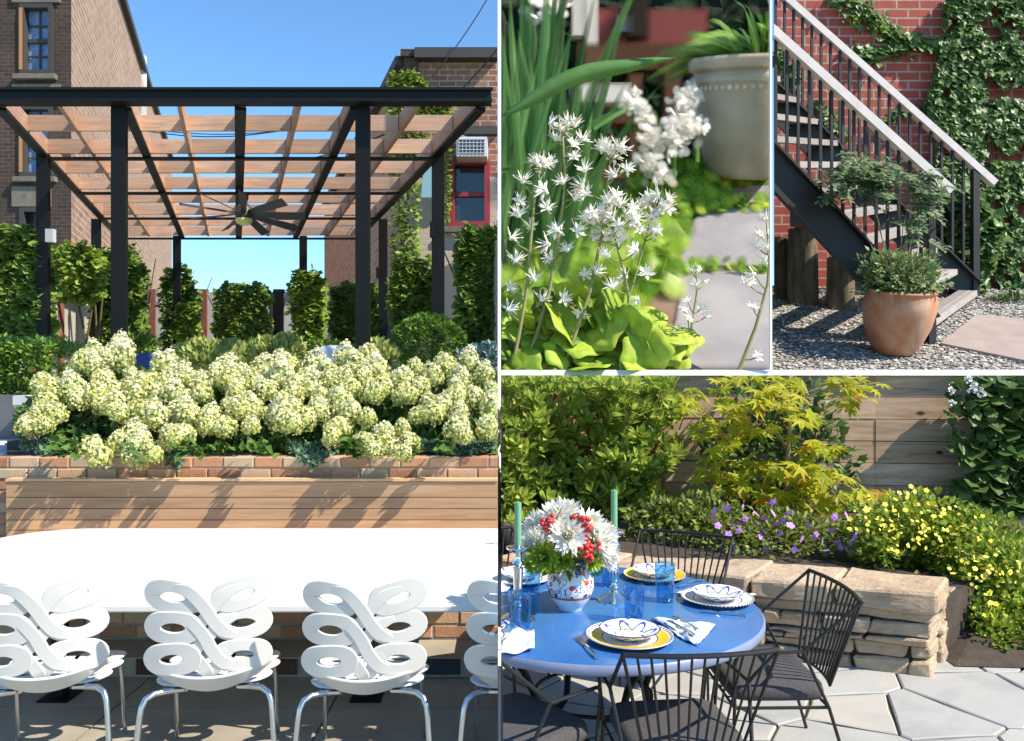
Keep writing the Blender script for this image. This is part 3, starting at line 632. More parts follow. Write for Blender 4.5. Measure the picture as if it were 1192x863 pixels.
mound(160,403,22,13,15.5,900,.09,'low boxwood mound behind the blue sofa',M_box,'low_shrub','shrub')
mound(287,414,20,16,12.5,800,.08,'small clipped green shrub below the ivy panel',M_box,'low_shrub','shrub')
mound(378,404,26,7,13.5,600,.08,'flat green shrub behind the pale blue cushion',M_box,'low_shrub','shrub')
# ---- outdoor sofas
M_navy=plain('navy_canvas',(.03,.075,.24),.8,c2=(.04,.09,.28)); M_pale=plain('pale_blue_canvas',(.42,.5,.62),.8)
def cushion(mb,lo,hi,r=.05):
    lo=np.array(lo,float);hi=np.array(hi,float); c=(lo+hi)/2; h=(hi-lo)/2; n=9; V=[];f=[]
    t=np.linspace(-math.pi/2,math.pi/2,n); ang=np.linspace(0,2*math.pi,24,endpoint=False)
    sg=lambda x,e:np.sign(x)*np.abs(x)**e
    for a in t:
        for b in ang: V.append(c+h*np.array([sg(math.cos(a),.4)*sg(math.cos(b),.3),sg(math.cos(a),.4)*sg(math.sin(b),.3),sg(math.sin(a),.5)]))
    for i in range(n-1):
        for k in range(24): f.append((i*24+k,i*24+(k+1)%24,(i+1)*24+(k+1)%24,(i+1)*24+k))
    return mb.add(V,f)
def sofa(px0,px1,pyt,Y,mat,lab):
    a=P(px0,pyt,Y); b=P(px1,pyt,Y); t=thing('outdoor_sofa',lab,'sofa',((a[0]+b[0])/2,Y,1.2),'outdoor sofas on the terrace')
    g=MB(); g.box((a[0],Y-.75,1.3),(b[0],Y+.1,1.5)); 
    for x in (a[0]+.05,b[0]-.05):
        for y in (Y-.7,Y): g.box((x-.03,y-.03,1.2),(x+.03,y+.03,1.3))
    g.build('base',M_black,t)
    g=MB(); cushion(g,(a[0],Y-.12,1.5),(b[0],Y+.1,a[2])); g.build('back_cushion',mat,t,smooth=True)
    g=MB(); cushion(g,(a[0]+.02,Y-.75,1.5),(b[0]-.02,Y-.13,1.68)); g.build('seat_cushion',mat,t,smooth=True)
sofa(146,200,411,12.8,M_navy,'navy blue outdoor sofa showing above the hydrangeas on the left'); sofa(368,414,402,11.8,M_pale,'pale blue outdoor sofa behind the right front post')
# ---- town houses
M_darkbr=brickwall('sooty_brown_brick',(.05,.03,.022),(.10,.058,.04),(.14,.11,.09),.27,.098,'x',stain=(.035,.025,.02),stainamt=.75,msize=.010)
M_tan=brickwall('tan_washed_brick',relief=.22,c1=(.24,.135,.085),c2=(.39,.25,.17),mortar=(.47,.37,.285),bw=.60,bh=.19,axis='y',stain=(.28,.19,.14),msize=.028)
M_rbr=brickwall('house_red_brick',(.24,.10,.06),(.36,.17,.10),(.42,.36,.30),.36,.125,'x',second=(.55,.48,.38),split=6.2,msize=.016)
M_rside=brickwall('house_side_brick',(.38,.22,.14),(.56,.36,.235),(.55,.45,.35),.42,.15,'y',msize=.02)
M_glass=plain('dark_window_glass',(.02,.03,.04),.06,spec=.8); M_curt=plain('blue_curtain',(.07,.16,.34),.7,c2=(.25,.34,.50),nscale=5)
M_sill=plain('weathered_stone',(.13,.115,.09),.9,c2=(.20,.175,.13)); M_fr=plain('painted_wood_frame',(.42,.20,.08),.6); M_frd=plain('dark_frame',(.05,.045,.04),.6); M_red=plain('red_window_paint',(.30,.03,.04),.5)
def window(parent,x0,x1,z0,z1,Y,frame,glass,n=2,sill=True,curtain=False,lintel=None):
    g=MB(); w=.12
    g.box((x0-w,Y-.05,z0-w),(x0,Y+.25,z1+w)); g.box((x1,Y-.05,z0-w),(x1+w,Y+.25,z1+w)); g.box((x0,Y-.05,z1),(x1,Y+.25,z1+w)); g.box((x0,Y-.05,z0-w),(x1,Y+.25,z0))
    o=g.build('window',frame,parent)
    g=MB(); zm=(z0+z1)/2; g.box((x0,Y+.10,zm-.05),(x1,Y+.16,zm+.05)); 
    if n>1: g.box(((x0+x1)/2-.02,Y+.12,z0),((x0+x1)/2+.02,Y+.15,zm-.05)); g.box(((x0+x1)/2-.02,Y+.12,zm+.05),((x0+x1)/2+.02,Y+.15,z1))
    for z in ((z0+zm)/2,(z1+zm)/2):
        if n>1: g.box((x0,Y+.121,z-.018),(x1,Y+.149,z+.018))
    g.build('sash',M_frd if frame!=M_red else M_red,o)
    g=MB(); g.box((x0,Y+.17,z0),(x1,Y+.18,z1)); g.build('pane',glass,o)
    if sill: g=MB(); g.box((x0-.22,Y-.15,z0-w-.13),(x1+.22,Y+.05,z0-w-.01)); g.build('sill',M_sill,o)
    if lintel: g=MB(); g.box((x0-.3,Y-.06,z1+w+.01),(x1+.3,Y+.05,z1+w+.01+lintel)); g.build('lintel',M_sill,o)
    return o
def wall_with_holes(parent,x0,x1,z0,z1,Y,th,holes,mat,name='wall'):
    """front wall built round its window openings"""
    xs=sorted(set([x0,x1]+[h[0] for h in holes]+[h[1] for h in holes])); zs=sorted(set([z0,z1]+[h[2] for h in holes]+[h[3] for h in holes])); g=MB()
    for i in range(len(xs)-1):
        for j in range(len(zs)-1):
            cx_,cz=(xs[i]+xs[i+1])/2,(zs[j]+zs[j+1])/2
            if any(h[0]<cx_<h[1] and h[2]<cz<h[3] for h in holes): continue
            g.add([(xs[i],Y,zs[j]),(xs[i+1],Y,zs[j]),(xs[i+1],Y,zs[j+1]),(xs[i],Y,zs[j+1])],[(0,1,2,3)])
    for h in holes:
        a,b,c,d=h; g.add([(a,Y,c),(b,Y,c),(b,Y,d),(a,Y,d),(a,Y+th,c),(b,Y+th,c),(b,Y+th,d),(a,Y+th,d)],[(0,1,5,4),(1,2,6,5),(2,3,7,6),(3,0,4,7),(4,5,6,7)])
    return g.build(name,mat,parent)
YL=20.0
lh=thing('brick_house','tall sooty brown brick house with a tan side wall on the left','house',P(60,0,YL)*np.array([1,1,0]))
holes=[]
wins=((29,57,10,82),(29,57,128,201),(29,46,247,300),(-60,-32,10,82),(-60,-32,128,201))
for a,b,c,d in wins:
    A_=P(a,d,YL);B_=P(b,c,YL); holes.append((A_[0]-.12,B_[0]+.12,A_[2]-.12,B_[2]+.12))
xc=P(83,0,YL)[0]; xw=P(-140,0,YL)[0]; ztop=15.2
wall_with_holes(lh,xw,xc,0,ztop,YL,.3,holes,M_darkbr)
for k,(a,b,c,d) in enumerate(wins):
    A_=P(a,d,YL);B_=P(b,c,YL); window(lh,A_[0],B_[0],A_[2],B_[2],YL,M_frd,M_curt if k in(0,1,3) else M_glass,lintel=.5)
for a,b,c,d in wins[:2]:
    A_=P(a,d,YL);B_=P(b,c,YL); g=MB(); g.box((A_[0]-.118,YL-.06,A_[2]),(A_[0]-.03,YL-.052,B_[2])); g.build('side_casing',M_fr,lh)
Yf=50.8; e=hz(U(83,YL),Yf,0)
g=MB(); g.add([(xc,YL,0),(e[0],Yf,0),(e[0],Yf,ztop),(xc,YL,ztop),(xc-8,YL+.35,0),(e[0]-8,Yf,0),(e[0]-8,Yf,ztop),(xc-8,YL+.35,ztop)],[(0,1,2,3),(1,5,6,2),(4,0,3,7)][:2])
g.build('side_wall',M_tan,lh)
g=MB(); g.add([(xw,YL,ztop),(xc,YL,ztop),(e[0],Yf,ztop),(e[0]-8,Yf,ztop)],[(0,1,2,3)]); g.bar((xc+.02,YL,ztop+.1),(e[0]+.02,Yf,ztop+.1),.35,.25); g.build('roof',M_frd,lh)
c=hz(U(83,YL),34.5,0); g=MB(); g.box((c[0]-.5,34.5,ztop-2.8),(c[0]-.02,35.1,ztop+.7)); g.build('chimney',plain('flaking_white_render',(.5,.49,.46),.9,c2=(.25,.22,.19),nscale=1.5),lh)
YR=17.5
rh=thing('brick_house','red brick house with peeling cream paint and a red framed window on the right','house',P(540,0,YR)*np.array([1,1,0]))
wins=((529,564,192,258),); holes=[]
for a,b,c,d in wins:
    A_=P(a,d,YR);B_=P(b,c,YR); holes.append((A_[0]-.12,B_[0]+.12,A_[2]-.12,B_[2]+.12))
xc=P(471,0,YR)[0]; x2=P(579,0,YR)[0]; zr=P(0,72,YR)[2]
wall_with_holes(rh,xc,x2,0,zr,YR,.3,holes,M_rbr)
A_=P(529,258,YR);B_=P(564,192,YR); window(rh,A_[0],B_[0],A_[2],B_[2],YR,M_red,M_glass,n=1)
e=hz(U(471,YR),33.6,0); g=MB(); g.add([(xc,YR,0),(e[0],33.6,0),(e[0],33.6,zr),(xc,YR,zr)],[(3,2,1,0)]); g.build('side_wall',M_rside,rh)
g=MB(); g.box((P(484,0,YR)[0],YR-.25,zr),(x2,YR+.3,zr+.22)); g.bar((xc-.05,YR,zr+.02),(e[0]-.05,33.6,zr+.02),.3,.2); 
g.add([(xc,YR,zr-.02),(x2,YR,zr-.02),(x2+3,33.6,zr-.02),(e[0],33.6,zr-.02)],[(0,1,2,3)]); g.build('roof',M_frd,rh,clip=[vplane(579.5,1)])
g=MB(); q=P(470,62,YR-.1); q2=P(486,66,YR-.1); g.box((q[0],YR-.12,zr-.9),(q2[0],YR+.5,q[2]-.1)); g.box((q[0]-.06,YR-.2,q[2]-.1),(q2[0]+.06,YR+.55,q[2]+.05)); g.build('chimney',M_darkbr,rh)
g=MB(); q=P(517,156,YR); g.box((q[0],YR-.18,q[2]-.05),(x2,YR-.003,q[2]+.12)); g.build('cornice',M_frd,rh)
ac=thing('air_conditioner','white boxy window air conditioner above the red window','air conditioner',P(549,190,YR-.3)); M_ac=plain('dirty_white_metal',(.62,.62,.62),.5)
q=P(533,190,YR);q2=P(568,168,YR); g=MB(); g.box((q[0],YR-.55,q[2]),(q2[0],YR-.02,q2[2])); g.build('case',M_ac,ac)
g=MB(); g.box((q[0]+.05,YR-.56,q[2]+.05),(q2[0]-.05,YR-.551,q2[2]-.05)); o=g.build('grille_recess',plain('ac_dark',(.06,.09,.13),.6),ac)
g=MB()
for x in np.linspace(q[0]+.06,q2[0]-.06,8): g.box((x-.006,YR-.575,q[2]+.05),(x+.006,YR-.562,q2[2]-.05))
for z in np.linspace(q[2]+.06,q2[2]-.06,5): g.box((q[0]+.05,YR-.585,z-.006),(q2[0]-.05,YR-.576,z+.006))
g.build('grille',M_ac,ac)
g=MB(); g.bar(P(537,158,YR-.3),P(566,168,YR-.3),.03,.03); g.build('stay_rod',M_chrome,ac)
green(452,82,496,136,17.0,.5,750,.14,'bright green vine climbing over the corner of the red brick house',M_ivy2,stem=False)
green(486,112,526,142,17.0,.4,420,.14,'bright vine tuft on the red brick front under the beam',M_ivy2,stem=False)
green(450,150,500,205,17.0,.4,520,.14,'dark vine on the house corner behind the slats',M_ivy,stem=False)
# teal glass pane and downpipe on the house corner
pn=MB(); a=P(490,230,16.6); b=P(501,200,16.6); pn.prism([P(490,230,16.6),P(502,230,16.6),P(505,188,16.6),P(492,205,16.6)],(0,.06,0)); tag(pn.build('awning_pane',plain('teal_glass',(.25,.42,.44),.2),loc=a),'small slanted teal glass awning on the right house corner','awning')
# ---- overhead cables
M_wire=plain('cable_black',(.012,.012,.012),.6)
def cable(p,q,sag,lab,r=.012,clip=None):
    p=np.array(p);q=np.array(q); g=MB(); t=np.linspace(0,1,14); pts=[p+(q-p)*x-np.array([0,0,sag*4*x*(1-x)]) for x in t]; g.tube(pts,r,5); tag(g.build('overhead_cable',M_wire,loc=p,clip=clip),lab,'cable','overhead cables')
cable(P(569,-4,17),P(500,92,17),.1,'thin cable rising steeply past the right house roof')
cable(P(579,57,15),P(515,125,16.5),.05,'thin cable crossing the front of the right brick house')
cable(P(110,138,19.5),P(452,112,19.5),.7,'upper overhead cable crossing the pergola sky',.014)
cable(P(130,142,19.6),P(452,122,19.6),.5,'second overhead cable just below the upper one',.012)
cable(P(200,187,19.6),P(470,146,19.6),.5,'low overhead cable behind the slats',.02)
# =================================================================== RIGHT PATIO
def FY(X): return 9.088-.107*X            # line of the back fence
# ---- flagstones
def clip_poly(poly,p,n):
    out=[]
    for i in range(len(poly)):
        a=poly[i];b=poly[(i+1)%len(poly)]; da=(a-p)@n; db=(b-p)@n
        if da<=0: out.append(a)
        if da*db<0: out.append(a+(b-a)*da/(da-db))
    return out
M_flag,nt,b=new_mat('bluestone_flags')
col=ramp(nt,rndattr(nt),[(0,(.27,.27,.255)),(.35,(.38,.37,.34)),(.6,(.30,.305,.295)),(.82,(.42,.37,.30)),(1,(.40,.29,.235))])
col=mixc(nt,.55,col,ramp(nt,noise(nt,2.2,6,dist=.6),[(.3,(.23,.235,.235)),(.5,(.38,.37,.34)),(.72,(.45,.415,.36))])); nt.links.new(col,b.inputs['Base Color']); b.inputs['Roughness'].default_value=.8; bump(nt,b,noise(nt,14,8),.25,.012)
M_joint=plain('mossy_joint',(.10,.075,.04),.95,c2=(.14,.13,.06),nscale=14,bumps=.5)
g=MB(); g.add([(-.01,.6,.004),(8,.6,.004),(8,8.4,.004),(-.01*1,8.4,.004)],[(0,1,2,3)]); struct(g.build('paving_bed',M_joint,clip=D_L))
seeds=[]
for i in range(13):
    for j in range(13): seeds.append(np.array([-.4+i*.66+random.uniform(-.3,.3)+(j%2)*.3,1.2+j*.46+random.uniform(-.21,.21)]))
g=MB()
for k,s in enumerate(seeds):
    poly=[s+np.array(q) for q in ((-1.4,-1.4),(1.4,-1.4),(1.4,1.4),(-1.4,1.4))]
    for m,t in enumerate(seeds):
        if m!=k and np.linalg.norm(t-s)<2.8:
            d=t-s; L=np.linalg.norm(d); d=d/L; poly=clip_poly(poly,s+d*(L/2-.007),d)
            if len(poly)<3: break
    if len(poly)<3: continue
    # break long edges a little so the stones look split by hand
    pp=[]
    for i in range(len(poly)):
        a=poly[i];b_=poly[(i+1)%len(poly)]; pp.append(a); L=np.linalg.norm(b_-a)
        if L>.3:
            nn=np.array([-(b_-a)[1],(b_-a)[0]])/L
            for q in (.3,.62): pp.append(a+(b_-a)*(q+random.uniform(-.06,.06))+nn*random.uniform(-.002,.012))
    pp=np.array(pp); c=pp.mean(0); n=len(pp); ins=c+(pp-c)*(1-.010/np.maximum(np.linalg.norm(pp-c,axis=1),.1))[:,None]
    V=[(x,y,.0045) for x,y in pp]+[(x,y,.018) for x,y in pp]+[(x,y,.024) for x,y in ins]
    g.add(V,[(i,(i+1)%n,n+(i+1)%n,n+i) for i in range(n)]+[(n+i,n+(i+1)%n,2*n+(i+1)%n,2*n+i) for i in range(n)]+[tuple(2*n+i for i in range(n))],rnd=random.random())
struct(g.build('flagstone_paving',M_flag,clip=D_L))
# ---- dry stone wall
M_stone,nt,b=new_mat('fieldstone')
col=ramp(nt,rndattr(nt),[(0,(.24,.155,.095)),(.3,(.48,.345,.215)),(.55,(.34,.265,.195)),(.8,(.56,.41,.26)),(1,(.42,.265,.155))])
col=mixc(nt,.42,col,ramp(nt,noise(nt,6,7,dist=1.2),[(.3,(.24,.165,.105)),(.5,(.45,.34,.23)),(.7,(.58,.46,.34))])); nt.links.new(col,b.inputs['Base Color']); b.inputs['Roughness'].default_value=.92
bump(nt,b,noise(nt,16,8,mapping(nt,(1,1,2.5)),.65),.8,.03)
from mathutils import noise as mn
def rough_stone(mb,corners,amp,seed,cuts=4):
    bm=bmesh.new(); vs=[bm.verts.new(Vector(c)) for c in corners]
    for q in [(3,2,1,0),(4,5,6,7),(0,1,5,4),(1,2,6,5),(2,3,7,6),(3,0,4,7)]: bm.faces.new([vs[i] for i in q])
    bmesh.ops.bevel(bm,geom=bm.edges[:],offset=amp*.55,segments=1,affect='EDGES'); bmesh.ops.subdivide_edges(bm,edges=[e for e in bm.edges if e.calc_length()>.04],cuts=cuts,use_grid_fill=True)
    bm.normal_update()
    for v in bm.verts:
        p=v.co*5.5+Vector((seed*3.1,seed*1.7,0)); d=mn.fractal(p*1.3,.8,2.1,4)*amp*.38+ (mn.noise(p*.6)*amp*.55)
        z=math.floor((v.co.z+mn.noise(v.co*3)*.03)*26)*.5; d+=mn.noise(Vector((z,seed,v.co.x*2)))*amp*.05
        v.co=v.co+v.normal*d
    bm.verts.index_update(); mb.add([v.co[:] for v in bm.verts],[[v.index for v in f.verts] for f in bm.faces],rnd=random.random()); bm.free()
C0=on_z(1086,793,0)[:2]; dl=np.array([-.94,.345]); dl/=np.linalg.norm(dl); dr=np.array([.60,.80]); H_=.56
sw=thing('stone_wall','dry stacked tan fieldstone retaining wall with thick cap stones','wall',(C0[0]-1,C0[1]+.6,0))
def blk(mb,s0,s1,z0,z1,d0,d1,amp,seed,ax=dl,inn=dr,o=C0,flip=False):
    j=lambda:random.uniform(-.017,.017)
    q=[]
    for z in (z0,z1):
        for s,d in ((s0,d0),(s1,d0),(s1,d1),(s0,d1)): p=o+ax*(s+j())+inn*(d+j()); q.append((p[0],p[1],z+j()*.8))
    if not flip: q=[q[1],q[0],q[3],q[2],q[5],q[4],q[7],q[6]]
    rough_stone(mb,q,amp,seed,4 if s1-s0<.3 else 6)
g=MB(); sd=0
courses=[(.0,.115),(.115,.205),(.205,.255),(.255,.355),(.355,.43)]
for ci,(za,zb) in enumerate(courses):
    s=0
    while s<2.9:
        l=random.uniform(.13,.46); s1=min(s+l,2.95); sd+=1
        if random.random()<.35 and zb-za>.08 and s>0:
            zm=za+(zb-za)*random.uniform(.4,.6); blk(g,s,s1,za+.003,zm-.003,random.uniform(-.015,.02),.26,.016,sd); sd+=1
            m=s+l*random.uniform(.35,.65)
            blk(g,s,m-.004,zm+.002,zb-.004,random.uniform(-.02,.02),.26,.015,sd); sd+=1; blk(g,m+.004,s1,zm+.002,zb-.004,random.uniform(-.02,.02),.26,.015,sd)
        else: blk(g,s+.008,s1-.008,za+.005,zb-.006,random.uniform(-.025,.02),.27 if s>0 else .30,.020,sd)
        s=s1
    t=.31
    while t<.62:
        l=random.uniform(.14,.3); sd+=1; blk(g,t+.004,t+l-.004,za+.003,zb-.004,random.uniform(-.02,.02),.2,.018,sd,ax=dr,inn=dl,flip=True); t+=l
s=-.025
for l in (.62,.52,.47,.55,.5,.4):
    sd+=1; blk(g,s+.010,s+l-.010,.436,.545+random.uniform(-.02,.02),random.uniform(-.05,-.015),.50,.024,sd); s+=l
g.build('stonework',M_stone,sw,clip=D_L)
g=MB(); q=[]
for z in (0,.42):
    for s,d in ((2.95,.06),(.08,.06),(.08,.5),(2.95,.5)): p=C0+dl*s+dr*d; q.append((p[0],p[1],z))
g.hexa(q); g.build('core',M_soil,sw,clip=D_L)
# planting bed behind
g=MB(); p0=C0+dr*.50+dl*2.95; p1=C0+dr*.50; p2=np.array([3.6,6.1]);
L_=[(p0[0],p0[1],.44),(p1[0],p1[1],.44),(4.0,6.4,.30),(7.5,5.6,.10),(7.5,FY(7.5)-.1,.45),(-.3,FY(-.3)-.1,.45)]
g.add([(x,y,.0) for x,y,z in L_]+L_,[tuple(range(6,12))]+[(i,(i+1)%6,6+(i+1)%6,6+i) for i in range(6)])
g.add([(p1[0]-.05,p1[1],.03),(2.9,5.2,.03),(7.5,4.9,.03),(7.5,5.65,.12),(4.0,6.45,.31)],[(0,1,2,3,4)])
struct(g.build('garden_bed',M_soil,clip=D_L))
# ---- plank fence
M_plank=woodmat('weathered_plank',[(.22,(.24,.135,.075)),(.45,(.48,.31,.195)),(.7,(.62,.45,.31)),(.85,(.70,.56,.42))],0,.75,True,.5)
fe=thing('plank_fence','weathered horizontal plank fence with dark knots behind the maple','fence',(3,FY(3),0)); ZT=EYE-.03
for i in range(8):
    z1=ZT-i*.24; z0=z1-.232; g=MB()
    for xa,xb in ((-.35,1.6),(1.604,3.96),(3.964,7.2)):
        j=random.uniform(-.006,.006); g.hexa([(xa,FY(xa)+j,z0),(xb,FY(xb)+j,z0),(xb,FY(xb)+.03+j,z0),(xa,FY(xa)+.03+j,z0),(xa,FY(xa)+j,z1),(xb,FY(xb)+j,z1),(xb,FY(xb)+.03+j,z1),(xa,FY(xa)+.03+j,z1)])
    g.build('plank',M_plank,fe,clip=D_L)
for x in (.6,2.6,4.6,6.6): g=MB(); g.box((x,FY(x)+.05,0),(x+.1,FY(x)+.15,ZT-.02)); g.build('post',M_plank,fe)
g=MB(); g.bar((-.2,FY(-.2)+.042,.96),(7.2,FY(7.2)+.042,.96),.01,1.9); g.build('backing',M_black,fe,clip=D_L)
# ---- white divider bars added between the garden views
M_divider=plain('divider_white',(.86,.86,.86),.4)
tf=thing('divider_bars','slim white divider bars added between the garden views','frame',(0,9.0,0))
za,zb=EYE-.028,EYE+.03
xa,xb=P(581.5,0,9.05)[0],7.4
g=MB(); g.add([(xa,FY(xa)-.06,za),(xb,FY(xb)-.06,za),(xb,FY(xb)+.02,zb),(xa,FY(xa)+.02,zb),(xa,FY(xa)+.06,za),(xb,FY(xb)+.06,za),(xb,FY(xb)+.06,zb),(xa,FY(xa)+.06,zb)],[(0,1,2,3),(1,5,6,2),(5,4,7,6),(4,0,3,7),(3,2,6,7),(0,4,5,1)]); g.build('divider_beam',M_divider,tf)  # added divider, front face sloped upwards so that sunlight whitens it
def post(px0,px1,z0,z1,Y):   # slim three-cornered added bar, broad side turned right to catch the sun
    a,b=P(px0,0,Y)[0],P(px1,0,Y)[0]; w=b-a; g=MB(); g.prism([(a,Y,z0),(b,Y+w*1.6,z0),(a,Y+w*1.6,z0)],(0,0,z1-z0)); g.build('post',M_divider,tf)
post(579.6,582.9,0,7.2,9.0); post(897,900.6,zb,7.2,8.72)
a,b=P(579.6,0,2.3),P(583.4,0,2.3); c,d=P(583.2,0,9.0),P(579.8,0,9.0); g=MB(); g.hexa([(a[0],2.3,0),(b[0],2.3,0),(c[0],9,0),(d[0],9,0),(a[0],2.3,.03),(b[0],2.3,.03),(c[0],9,.03),(d[0],9,.03)]); struct(g.build('divider_strip',M_divider))  # added white divider line on the ground, not a real kerb
# ---- broad-leaved evergreen hedge
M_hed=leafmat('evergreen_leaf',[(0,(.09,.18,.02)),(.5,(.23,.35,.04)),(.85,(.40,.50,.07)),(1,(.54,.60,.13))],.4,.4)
M_twig=plain('reddish_twig',(.20,.07,.035),.8)
hd=thing('evergreen_hedge','tall broad-leaved evergreen hedge filling the left of the patio behind the flower vase','hedge',(.9,8.4,.44))
g=MB(); s=MB(); n=1050
px=rng.uniform(580,800,n); py=rng.uniform(436,668,n); Y=8.15+rng.random(n)**1.3*.75+.12*np.sin(px*.05)+.1*np.sin(py*.06+px*.03)
edge=np.interp(py,[437,500,560,600,670],[800,782,778,740,735])+14*np.sin(py*.11); k=px<edge; px,py,Y=px[k],py[k],Y[k]; n=len(px)
c=np.array([P(a,b,d) for a,b,d in zip(px,py,Y)]); AX=[];PO=[];NR=[];RN=[];SZ=[]
for i in range(n):
    d=np.array([random.uniform(-.5,.5),random.uniform(-1.1,-.1),random.uniform(.3,1.2)]); d/=np.linalg.norm(d)
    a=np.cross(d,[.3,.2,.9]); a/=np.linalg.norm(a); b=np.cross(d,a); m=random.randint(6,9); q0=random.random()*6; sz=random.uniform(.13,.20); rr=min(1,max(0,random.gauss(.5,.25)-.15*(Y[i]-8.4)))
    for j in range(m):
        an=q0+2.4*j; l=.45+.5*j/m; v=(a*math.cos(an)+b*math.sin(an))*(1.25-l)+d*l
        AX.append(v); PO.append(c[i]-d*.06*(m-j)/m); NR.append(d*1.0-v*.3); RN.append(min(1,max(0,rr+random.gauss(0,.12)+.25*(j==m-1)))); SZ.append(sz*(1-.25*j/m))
    if i%4==0: s.tube([c[i]-d*.32+[0,.1,0],c[i]-d*.02],[.008,.004],4)
HL=([(0,0,0),(.17,.35,.03),(.19,.62,.03),(0,1,-.07),(-.19,.62,.03),(-.17,.35,.03),(0,.5,-.02)],ROUND[1])
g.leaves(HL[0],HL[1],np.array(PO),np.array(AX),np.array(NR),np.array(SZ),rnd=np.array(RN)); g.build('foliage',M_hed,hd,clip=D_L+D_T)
for k in range(12):
    x=.05+k*.14; s.tube([(x,8.75,.44),(x+random.uniform(-.1,.1),8.7,1.1),(x+random.uniform(-.15,.15),8.6,1.8)],[.03,.02,.01],6)
s.build('twigs',M_twig,hd,clip=D_L+D_T)
# ---- golden maple
M_map=leafmat('golden_maple_leaf',[(0,(.16,.26,.012)),(.45,(.42,.50,.02)),(.9,(.62,.62,.04)),(.96,(.66,.48,.04)),(1,(.62,.26,.03))],.5,.5,(.65,.70,.04))
M_bark=plain('pale_maple_bark',(.24,.17,.11),.85,c2=(.33,.24,.16),nscale=12)
mp=thing('maple_tree','small golden-leaved Japanese maple in front of the plank fence','tree',P(900,640,7.9)*np.array([1,1,0])+[0,0,.45])
cl=[(838,497,26,10,22),(862,472,30,9,20),(895,462,24,10,18),(915,447,22,9,14),(852,520,20,8,14),(935,486,16,6,9),(946,522,20,10,16),(890,545,24,10,20),(925,548,26,10,22),(845,556,22,9,14),(878,570,26,9,18),(935,560,26,10,22),(962,556,20,9,14),(990,575,22,7,14),(920,582,26,9,16),(962,592,20,8,12),(905,600,22,7,9),(1000,450,20,8,13),(985,466,14,9,9),(975,444,18,5,8),(840,448,26,8,10),(958,618,16,5,6),(1020,576,20,5,8),(880,440,24,5,10),(868,500,22,9,12),(815,470,18,9,9),(830,540,20,9,10)]
g=MB(); s=MB(); 
trunk=[P(905,660,7.9),P(912,600,7.85),P(917,540,7.8),P(919,500,7.8),P(921,470,7.8),P(918,436,7.8)]
s.tube(trunk,[.035,.03,.026,.022,.018,.012],8)
for a in ([(917,520),(902,505),(885,490),(868,475)],[(916,478),(906,455),(900,436)],[(912,560),(890,550),(868,560),(845,556)],[(917,530),(930,525),(946,520)],[(910,610),(935,590),(965,585),(1000,578)],[(905,630),(885,610),(880,590),(890,560)],[(921,470),(945,455),(975,447),(1005,450)]):
    s.tube([P(x,y,7.8-.05*i) for i,(x,y) in enumerate(a)],[.016]+[.010]*(len(a)-2)+[.004],5)
PO=[];AX=[];NR=[];RN=[];SZ=[]
for (x,y,rx,ry,n) in cl:
    Yc=7.65+random.uniform(-.35,.3); n=int(n*1.0)
    for _ in range(n):
        q=P(x+random.gauss(0,rx*.7),y+random.gauss(0,ry*.6),Yc+random.uniform(-.25,.25)); PO.append(q)
        a=random.uniform(0,6.28); AX.append((math.cos(a),math.sin(a)*.8-.3,-.25+random.gauss(0,.25))); NR.append((random.gauss(0,.25),-.55+random.gauss(0,.25),.9)); RN.append(min(1,max(0,random.gauss(.5,.26)))); SZ.append(random.uniform(.12,.20))
g.leaves(MAPLE[0],MAPLE[1],np.array(PO),np.array(AX),np.array(NR),np.array(SZ),rnd=np.array(RN)); g.build('crown',M_map,mp,clip=D_T); s.build('trunk',M_bark,mp,smooth=True,clip=D_T)
# ---- shrubs, flowers and climber of the bed
M_dk=leafmat('dark_shrub_leaf',[(0,(.035,.075,.02)),(1,(.12,.20,.04))],.45,.2); M_md=leafmat('mid_green_leaf',[(0,(.06,.10,.015)),(.6,(.17,.23,.03)),(1,(.30,.34,.06))],.5,.3); M_yg=leafmat('fresh_green_leaf',[(0,(.055,.12,.012)),(.6,(.17,.28,.02)),(1,(.40,.48,.04))],.5,.35)
def bush(name,lab,cat,c,r,n,size,mat,tmpl=LEAF,clip=None,lum=.18,sh=.6,zmin=None,spread=.9):
    zb=max(c[2]-r[2],0.02) if zmin is None else zmin; t=thing(name,lab,cat,(c[0],c[1],zb)); g=MB(); p,d=ell(c,r,n,sh,lum,4,c[0]*3); p=p[p[:,2]>zb]; scatter(g,tmpl,p,(p-np.array(c))/np.array(r),size,spread=spread); g.build('foliage',mat,t,clip=clip); return t
bush('leafy_shrub','dark green shrub behind the maple trunk','shrub',P(905,520,8.5),(.75,.3,.75),1300,.12,M_dk,clip=D_T)
bush('leafy_shrub','yellow-green low shrub between the evergreen hedge and the purple flowers','shrub',P(800,618,7.3),(.55,.4,.33),1900,.075,M_md)
gr=bush('geranium','low clump of small purple flowers above the stone wall','flowers',P(905,628,7.0),(.85,.45,.24),2600,.06,M_md,zmin=.44)
M_pur=plain('purple_petal',(.56,.26,.70),.6)
def flower5(r,name,mat):
    g=MB()
    for k in range(5):
        a=2*math.pi*k/5; c,s=math.cos(a),math.sin(a); q=[(0,0,0),(.42,.45,.08),(.3,.95,.1),(-.3,.95,.1),(-.42,.45,.08)]
        g.add([((x*c-y*s)*r,(x*s+y*c)*r,z*r) for x,y,z in q],[(0,1,2,3,4)])
    g.sphere((0,0,.08*r),.14*r,seg=6,ring=4); o=g.build(name,mat); m=o.data; bpy.data.objects.remove(o); return m
fm=flower5(.031,'flower',M_pur)
